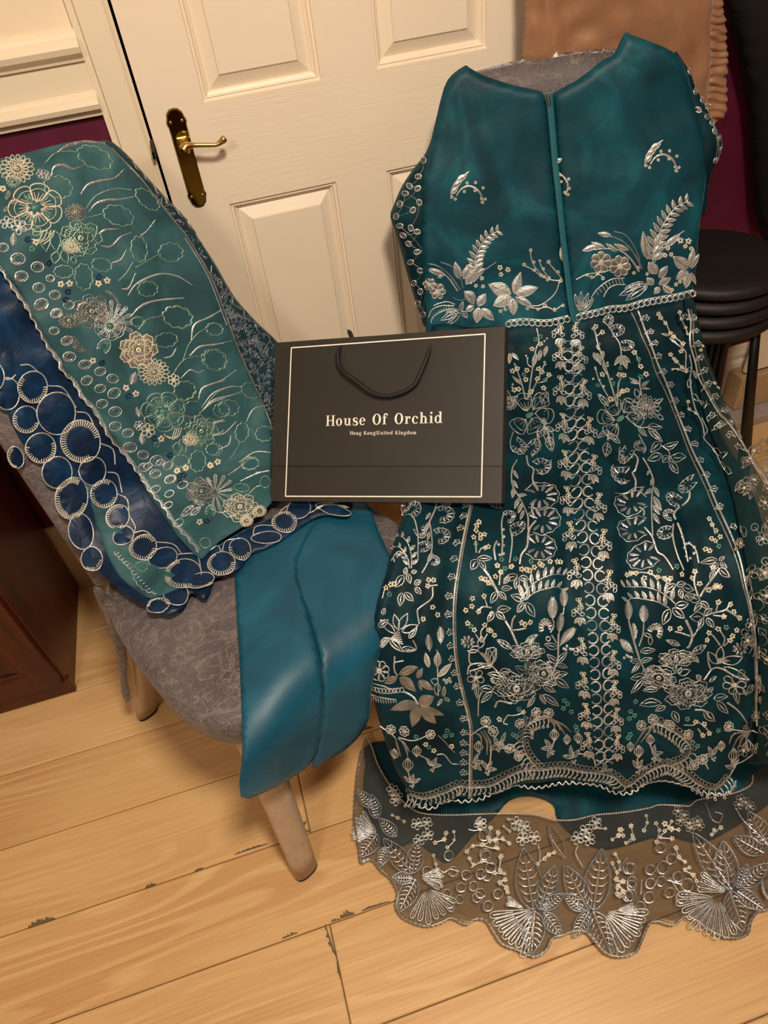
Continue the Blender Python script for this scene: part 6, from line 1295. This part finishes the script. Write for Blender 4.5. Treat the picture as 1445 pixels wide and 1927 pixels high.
for x, y, r in ((60, 50, 55), (255, 325, 45), (275, 445, 48), (390, 505, 46), (405, 625, 44), (505, 555, 42), (505, 685, 42), (170, 120, 40), (160, 250, 38), (610, 720, 50), (520, 800, 44), (620, 860, 50), (620, 970, 46), (715, 1020, 42), (730, 1130, 52), (830, 1185, 42), (930, 1230, 50), (840, 1280, 42), (925, 1330, 44), (1040, 1375, 44), (1020, 1270, 38), (600, 610, 44)):
    a = g_.uniform(-30, 10); e.ring(x, y, r*kA, 1.6, ry=r*.75*kA, rot=a, n=12); e.ring(x+4, y-2, r*.6*kA, 1.1, 'silver_dim', ry=r*.45*kA, rot=a, n=10)
    if (x, y) in ((60, 50), (255, 325), (275, 445), (730, 1130), (925, 1330), (390, 505)): e.ring(x, y, r*.85*kA, 3.8, 'foil', a0=60, a1=190, n=8, ry=r*.6*kA)
    e.flush('embroidered_ring')
e.flush('embroidered_rings', kind='stuff')
for x, y, m_ in ((450, 475, 'ivory'), (700, 680, 'ivory'), (775, 725, 'ivory'), (965, 1065, 'ivory'), (1090, 1310, 'ivory'), (1155, 1290, 'ivory'), (1345, 1275, 'ivory'), (1400, 1248, 'ivory'), (515, 490, 'navy'), (715, 740, 'navy'), (910, 1060, 'navy'), (935, 1110, 'mint'), (1030, 1190, 'navy'), (1140, 1345, 'navy'), (1110, 1400, 'navy')): e.star(x, y, 7.5, m_); e.flush('applique_star')
e.flush('applique_stars', kind='stuff')
e.tile(300, 480, .21798)
for L in [[(260, 720), (280, 610), (380, 550), (520, 480)], [(240, 870), (330, 790), (450, 775), (610, 740)], [(320, 1230), (360, 1140), (520, 1080), (650, 990)], [(370, 1320), (450, 1250), (600, 1210), (690, 1180)], [(360, 1300), (450, 1190), (600, 1135), (700, 1140)], [(450, 1460), (500, 1440), (560, 1435)], [(440, 1555), (550, 1540), (650, 1440)], [(510, 1680), (590, 1640), (610, 1560)], [(740, 1440), (800, 1330), (910, 1300)], [(680, 1800), (820, 1710), (960, 1720)], [(830, 1900), (900, 1895), (955, 1885)]]: wisp(e, L, 2.6, 'silver')
oval(460, 640, 75, 55, 12); oval(470, 905, 105, 90, 25); oval(200, 1165, 95, 82, -15); oval(780, 1170, 95, 65, 20); oval(585, 1320, 88, 70, 8); oval(705, 1535, 58, 88, 5); oval(900, 1550, 80, 68, 0); oval(785, 1815, 72, 52, 0); oval(450, 1680, 60, 50, 0)
e.line([(600, 1770), (650, 1700), (690, 1620)], 1.4, 'pale_mint'); e.flush('embroidered_buds', kind='stuff')
e.tile(200, 860, .33218)
for x, y, m_ in ((395, 80, 'ivory'), (445, 65, 'ivory'), (585, 50, 'ivory'), (628, 32, 'ivory'), (535, 385, 'ivory'), (410, 110, 'navy'), (415, 150, 'navy'), (575, 380, 'navy')): e.star(x, y, 7, m_); e.flush('applique_star')
e.flush('applique_stars', kind='stuff')
e.peony(540, 205, 30, m='silver_dim', rows=4, asp=.9); e.shellfan(620, 215, 36, -120, 100, 9, w=1.2); e.geranium(595, 325, 13, -80, m='mint', m2='mint'); e.leaves([(500, 290, 425, 355, .4), (540, 300, 480, 350, .4), (500, 260, 560, 290, .4)], style='vein'); e.flush('embroidered_peony')
e.peony(765, 305, 34, m='ivory', rows=4, asp=.8, w=1.5); e.chrys(875, 325, 13, layers=2, m='ivory'); e.chrys(800, 380, 13, layers=2, m='ivory'); e.flush('embroidered_peony')
oval(815, 45, 52, 40, 0); oval(770, 190, 45, 25, 10); oval(905, 160, 30, 35, 0); oval(565, 500, 30, 28, 0)
for L in [[(690, 110), (760, 60), (820, 10)], [(760, 150), (850, 110), (925, 90)], [(800, 240), (850, 190), (880, 180)], [(700, 320), (640, 330), (600, 300)]]: wisp(e, L, 3, 'foil')
for x, y, r in ((275, 100, 30), (355, 130, 32), (275, 185, 30), (355, 215, 28), (350, 280, 26), (430, 165, 30), (415, 385, 30), (230, 50, 26), (300, 30, 26)):
    e.ring(x, y, r*.33, 1.8, ry=r*.22, rot=-25, n=12); e.flush('embroidered_ring')
e.flush('embroidered_rings', kind='stuff')
# green fold under
eg = Emb(SC_G2, sc); eg.tile(200, 860, .33218); eg.scallop([(50, 545), (90, 590), (150, 650), (180, 720), (240, 770), (290, 780)], 12, 3, 1.8)
for q in range(14): eg.line([(60+q*15, 560+q*17), (75+q*15, 552+q*17)], 1.2)
scal_oval(eg, 205, 630, 35, 28, m='pale_mint'); eg.line([(120, 600), (170, 640)], 1.4, 'pale_mint'); eg.flush('embroidered_rings', kind='stuff')
# vermicelli stitching and scalloped border on the dark fall
ev = Emb(SC_D, sc); g_ = np.random.default_rng(9)
poly = np.array([(268, 350), (300, 385), (345, 430), (375, 475), (402, 520), (430, 560), (468, 612), (505, 650), (514, 700), (516, 900), (500, 780), (455, 680), (430, 620), (410, 560), (392, 515), (365, 470), (330, 425), (290, 385)])
cnt = 0
for _ in range(2600):
    p = np.array([g_.uniform(265, 516), g_.uniform(350, 860)])
    if not inside(p[None], poly)[0]: continue
    a = g_.uniform(0, 6.28); P = [p]; 
    for k_ in range(7): a += g_.choice([-1, 1])*g_.uniform(.9, 1.6); p = p+3.0*np.array([math.cos(a), math.sin(a)]); P.append(p)
    ev.raw(crom(P, 2), 1.0, 'silver_blue'); cnt += 1
ev.flush('vermicelli_stitching', kind='stuff')
ev.scallop([(232, 296), (262, 334), (302, 378), (345, 420), (374, 462)], 30, -6, 2., 'silver_dim'); ev.scallop([(392, 500), (440, 565), (480, 610), (518, 645)], 34, 10, 2., 'silver_dim', side=1); ev.line([(520, 655), (510, 680), (516, 700)], 2, 'silver_dim'); ev.flush('scalloped_edging')
# navy petal appliques: (cloth, tile, centre, rx, ry, rot, stitch arc)
E3 = Emb(SC_N3, sc, .0022); E2n = Emb(SC_N2, sc, .0022)
def petal(E_, x, y, rx, ry, rot=0, arc=None, rim='silver', lift=.003):
    c = E_.px((x, y))[0]; rx, ry = rx*E_.k, ry*E_.k; ro = math.radians(rot); RM = np.array([[math.cos(ro), math.sin(ro)], [-math.sin(ro), math.cos(ro)]])
    q = np.linspace(0, 2*PI, 33)[:-1]; P = c+(np.c_[np.cos(q)*rx, np.sin(q)*ry*(1+.06*np.cos(q))] @ RM)
    E_.fillraw(P, 'navy', 2.5, eps=lift*.4); E_.raw(P, 2.0, rim, True, eps=lift*.5)
    if arc:
        for a in np.radians(np.arange(arc[0], arc[1], math.degrees(5.2/max(rx, ry)))):
            d = np.array([math.cos(a), math.sin(a)]); r_o = c+(np.array([d[0]*rx, d[1]*ry]))*.97; r_i = c+np.array([d[0]*rx, d[1]*ry])*.72
            E_.raw([r_o, r_i], [2.1, 1.2], 'ivory', eps=lift*.75)
    E_.flush('petal_applique')
kR = .4844                                               # tile 0,650
for args in [(20, 60, 45, 70, 0, None), (20, 185, 50, 62, 0, None), (95, 285, 50, 52, 0, (20, 200)), (152, 395, 58, 58, 0, (-20, 190)), (215, 490, 58, 62, 0, None), (272, 590, 62, 82, 8, (20, 300)), (312, 725, 48, 75, -15, None), (360, 840, 42, 52, -20, (10, 120)), (55, 430, 30, 42, -20, (90, 250))]:
    E3.tile(0, 650, kR); petal(E3, *args)
for args in [(-40, 120, 50, 60, 0, None), (120, 160, 58, 62, 0, (0, 220)), (212, 262, 74, 82, 0, None), (305, 370, 75, 82, -10, (60, 350)), (352, 485, 52, 56, 0, None), (398, 575, 52, 56, 0, (20, 300)), (455, 670, 46, 50, 0, (60, 300)), (480, 748, 42, 38, -35, None), (562, 800, 54, 50, -20, (10, 330)), (640, 842, 58, 38, -10, None), (718, 905, 72, 54, -8, (60, 260)), (780, 930, 60, 26, -15, (20, 120)), (868, 868, 54, 42, -5, (0, 250)), (940, 812, 40, 42, 0, (20, 190)), (1040, 765, 58, 22, -5, None), (1110, 705, 48, 40, -5, (0, 360)), (1165, 655, 48, 40, -25, None), (1300, 660, 70, 20, 15, (180, 330))]:
    E2n.tile(0, 650, kR); petal(E2n, *args)
for args in [(690, 980, 48, 46, 10, None), (625, 1030, 45, 28, -20, (180, 350))]: E3.tile(0, 650, kR); petal(E3, *args)
E2n.tile(0, 650, kR)
for L in [[(70, 75), (110, 75), (150, 110)], [(180, 155), (240, 165), (290, 240)], [(290, 255), (340, 270), (375, 370)], [(375, 375), (430, 400), (440, 460)], [(410, 490), (450, 500), (470, 570)], [(450, 575), (490, 600), (500, 660)], [(500, 665), (525, 710), (520, 740)], [(500, 745), (560, 730), (610, 770)], [(610, 780), (680, 790), (715, 830)], [(700, 830), (770, 830), (790, 900)], [(790, 840), (850, 800), (870, 830)], [(870, 830), (890, 780), (960, 770)], [(990, 780), (1000, 720), (1090, 720)], [(1090, 740), (1070, 690), (1120, 640), (1180, 640)], [(1160, 690), (1230, 660), (1250, 640)], [(1230, 620), (1300, 630), (1360, 625)]]:
    E2n.line(L, 2.2)
E2n.flush('scalloped_edging')
# ------------------------------------------------------------ LACE BORDER
e = Emb(BRD, o_brd); e.eps = .0012; kB = .20761; kB3 = .19723
e.pearls([(690, 1388), (700, 1408), (712, 1442), (735, 1481), (760, 1511), (790, 1531), (840, 1536), (900, 1534), (960, 1533), (1010, 1536), (1045, 1546), (1080, 1546), (1120, 1536), (1170, 1530), (1220, 1522), (1240, 1517), (1280, 1519), (1296, 1520), (1310, 1509), (1340, 1502), (1385, 1492), (1412, 1478), (1416, 1460)], 4.6, 1.8, m='ivory'); e.flush('bead_trim', kind='stuff')
HEM = [(1462, 1690), (1448, 1712), (1425, 1718), (1412, 1735), (1405, 1760), (1380, 1768), (1352, 1762), (1330, 1750), (1308, 1735), (1290, 1728), (1265, 1743), (1240, 1736), (1222, 1740), (1208, 1770), (1195, 1795), (1165, 1803), (1138, 1795), (1118, 1770), (1100, 1755), (1078, 1755), (1060, 1762), (1040, 1768), (1028, 1790), (1005, 1802), (975, 1790), (945, 1778), (928, 1755), (915, 1735), (895, 1732), (878, 1742), (850, 1730), (832, 1738), (805, 1745), (778, 1738), (755, 1725), (745, 1705), (748, 1680), (735, 1655), (718, 1640), (700, 1620), (680, 1625), (676, 1600), (668, 1560), (668, 1510), (672, 1460), (680, 1415)]
e.tile(0, 0, 1); e.scallop(HEM, 9, 1.5, 3.6, 'silver_dim'); e.scallop([(p[0]+rng.uniform(-1, 1), p[1]-1) for p in HEM[14:41]], 9, 1.5, 1.8, 'foil'); e.flush('scalloped_hem')
def lacebouquet(leafs, fans, name='lace_leaf_spray'):
    for l in leafs: e.borderleaf(*l)
    for f_ in fans: e.shellfan(*f_)
    e.flush(name)
e.tile(660, 1480, kB)
lacebouquet([(590, 850, 440, 1140, .5), (560, 840, 370, 840, .6), (560, 800, 300, 480, .4), (560, 800, 610, 500, .5)], [(690, 930, 66, 25, 118, 7), (620, 830, 45, -20, 30, 4)])
lacebouquet([(230, 420, 60, 340, .5), (240, 440, 90, 650, .6), (240, 300, 190, 80, .5), (420, 460, 260, 300, .5), (200, 200, 60, 40, .5), (330, 560, 260, 740, .55)], [(220, 420, 42, 150, 240, 8)])
e.tile(900, 1520, kB)
lacebouquet([(500, 940, 410, 370, .42), (550, 940, 700, 530, .42), (570, 930, 770, 790, .5), (510, 950, 480, 1330, .55), (590, 960, 750, 1170, .5)], [(520, 930, 88, 105, 172, 7), (420, 930, 38, 195, 215, 3)])
lacebouquet([(1040, 940, 1120, 380, .42), (1000, 940, 780, 530, .42), (960, 940, 775, 790, .5), (1040, 950, 1200, 1340, .5), (1000, 950, 870, 1180, .5)], [(1130, 950, 84, 0, 75, 8), (1240, 940, 40, -20, 5, 3)])
e.tile(1160, 1500, kB3)
lacebouquet([(1100, 890, 720, 360, .34), (1080, 880, 1010, 430, .5), (1080, 900, 1200, 1290, .5), (1150, 900, 1400, 1080, .5), (1150, 870, 1250, 640, .5), (1400, 540, 1110, 390, .5), (1440, 460, 1250, 150, .5), (1200, 860, 1440, 640, .5)], [(960, 970, 76, 65, 185, 10), (1060, 920, 60, 185, 215, 4)])
# lace roundels, small flowers and twigs
for (o_, k_, L) in (((660, 1480), kB, [(1000, 920, 40), (1115, 910, 40), (990, 1030, 36), (1150, 1010, 44), (1210, 450, 46), (1225, 640, 46), (1270, 740, 44), (1180, 800, 42), (1335, 980, 42), (1245, 1090, 44), (1050, 810, 42), (890, 640, 40), (930, 780, 40), (870, 980, 40), (700, 780, 44), (900, 1070, 36)]),
                    ((900, 1520), kB, [(1380, 560, 46), (1390, 680, 44), (1355, 810, 44), (60, 430, 46), (80, 620, 44), (110, 550, 44), (180, 790, 42), (90, 900, 44), (20, 780, 42)]),
                    ((1160, 1500), kB3, [(420, 490, 46), (520, 600, 46), (440, 680, 56), (320, 700, 44), (580, 770, 46), (425, 810, 44), (670, 850, 56), (505, 920, 46), (620, 970, 54), (110, 690, 50), (130, 940, 52), (310, 960, 50), (225, 1050, 46), (320, 830, 46), (140, 850, 44)])):
    e.tile(*o_, k_)
    for x, y, r in L: e.ring(x, y, r*k_, 2.2, 'silver_dim', n=14, ry=r*1.1*k_, rot=rng.uniform(0, 90)); e.ring(x, y, r*k_, 2.6, 'foil', a0=rng.uniform(0, 120), a1=rng.uniform(150, 240), n=8, ry=r*1.1*k_); e.flush('lace_roundel')
e.tile(660, 1480, kB)
for x, y in ((600, 350), (690, 340), (700, 450), (620, 500), (420, 90), (380, 40), (410, 130), (1180, 340)): e.flower(x, y, 11, 5, w=1.6, m='silver'); 
e.flush('lace_flowers', kind='stuff')
e.buds([(380, 270), (430, 290), (480, 330)], 4, sm='silver_dim'); e.buds([(770, 520), (850, 490), (860, 430)], 5); e.buds([(880, 570), (940, 500), (935, 420)], 4.4); e.buds([(750, 640), (770, 720), (800, 800), (820, 910)], 5); e.buds([(1050, 600), (1110, 550), (1200, 540), (1260, 500), (1265, 390)], 5); e.buds([(1260, 500), (1310, 490), (1380, 490), (1440, 520)], 5); e.buds([(1330, 430), (1310, 560), (1340, 570)], 5); e.buds([(1355, 640), (1350, 760), (1390, 800)], 5); e.buds([(1400, 860), (1350, 880), (1410, 930), (1420, 970)], 5.4); e.buds([(1080, 660), (1110, 720), (1190, 690)], 4.4); e.line([(1070, 400), (1120, 410), (1200, 400), (1240, 440)], 1.8, 'foil'); e.line([(1090, 745), (1150, 710), (1200, 690), (1290, 710)], 1.8); e.line([(800, 760), (850, 790), (900, 760), (980, 780)], 2., 'foil'); e.flush('lace_twigs', kind='stuff')
e.tile(900, 1520, kB)
for x, y in ((415, 185), (400, 290), (505, 280), (970, 220), (895, 290), (1000, 300), (340, 150), (1060, 150), (20, 160)): e.flower(x, y, 12, 5, w=1.6, m='silver')
e.flush('lace_flowers', kind='stuff')
e.buds([(270, 110), (330, 200), (400, 230)], 3.4, sm='silver_dim'); e.buds([(230, 180), (280, 220)], 3.4); e.buds([(110, 190), (90, 280), (150, 300), (220, 290), (280, 330)], 5); e.buds([(180, 240), (160, 370), (30, 350)], 5); e.buds([(210, 450), (195, 570), (235, 600), (150, 600)], 5); e.buds([(245, 660), (190, 680), (250, 730), (260, 780)], 5.4); e.buds([(540, 510), (595, 465), (640, 430), (690, 420)], 5); e.buds([(1090, 120), (1060, 190), (1150, 200)], 3.4); e.buds([(1280, 200), (1270, 250), (1210, 300)], 5); e.buds([(1385, 170), (1400, 290), (1340, 330)], 5); e.buds([(1240, 430), (1270, 500), (1275, 570), (1250, 600)], 5); e.buds([(1210, 520), (1250, 600), (1250, 670), (1300, 680)], 5.4); e.buds([(1250, 740), (1260, 790), (1300, 770)], 5.4); e.line([(640, 150), (650, 260), (700, 350), (790, 470)], [1.5, 3, 1.5], 'foil'); e.leaves([(780, 470, 640, 150, .3)], style='line', m='silver_dim'); e.line([(540, 340), (560, 430), (545, 540)], 1.8); e.line([(900, 360), (880, 430), (950, 560)], 1.8); e.flush('lace_twigs', kind='stuff')
e.tile(1160, 1500, kB3)
for x, y in ((690, 270), (760, 250), (780, 290), (700, 310), (600, 240), (580, 150), (640, 190), (1160, 80), (1230, 60), (1270, 100), (1180, 30)): e.flower(x, y, 10, 5, w=1.5, m='silver_dim')
e.flush('lace_flowers', kind='stuff')
e.buds([(15, 380), (40, 320), (60, 370)], 5.4); e.buds([(135, 280), (150, 370), (90, 450)], 5); e.buds([(285, 180), (290, 250), (260, 320)], 4.4); e.buds([(375, 260), (400, 330), (380, 440)], 5); e.buds([(455, 270), (520, 310), (580, 330)], 6); e.buds([(525, 240), (460, 340), (410, 390), (520, 410)], 5); e.buds([(560, 500), (590, 590), (650, 630)], 5); e.buds([(690, 690), (640, 710), (730, 760), (750, 810)], 5.4); e.buds([(920, 330), (900, 380), (980, 310)], 5); e.buds([(60, 820), (10, 850), (70, 910), (20, 950)], 5.4); e.line([(100, 590), (60, 640), (10, 720)], 2., 'foil'); e.line([(840, 70), (870, 150), (900, 230), (970, 260), (1000, 180), (930, 160)], 2.2, 'silver_dim'); e.line([(1140, 130), (1200, 230), (1330, 350), (1440, 470)], 2.6, 'foil'); e.line([(1390, 800), (1400, 900), (1445, 980)], [4, 6], 'foil'); e.line([(480, 800), (560, 830), (620, 850)], 2, 'foil'); e.line([(240, 800), (230, 940)], 1.6); e.line([(500, 780), (590, 920)], 1.6); e.flush('lace_twigs', kind='stuff')
e.tile(1430, 1440, kB)                                   # the border goes on past the frame
lacebouquet([(500, 740, 410, 170, .42), (550, 740, 700, 330, .42), (570, 730, 770, 590, .5), (510, 750, 480, 1100, .55), (590, 760, 750, 970, .5)], [(520, 730, 76, 105, 172, 7)])
e.scallop([(150, 1180), (300, 1150), (520, 1130), (760, 980)], 9, 1.5, 2.6, 'silver_dim'); e.flush('scalloped_hem')
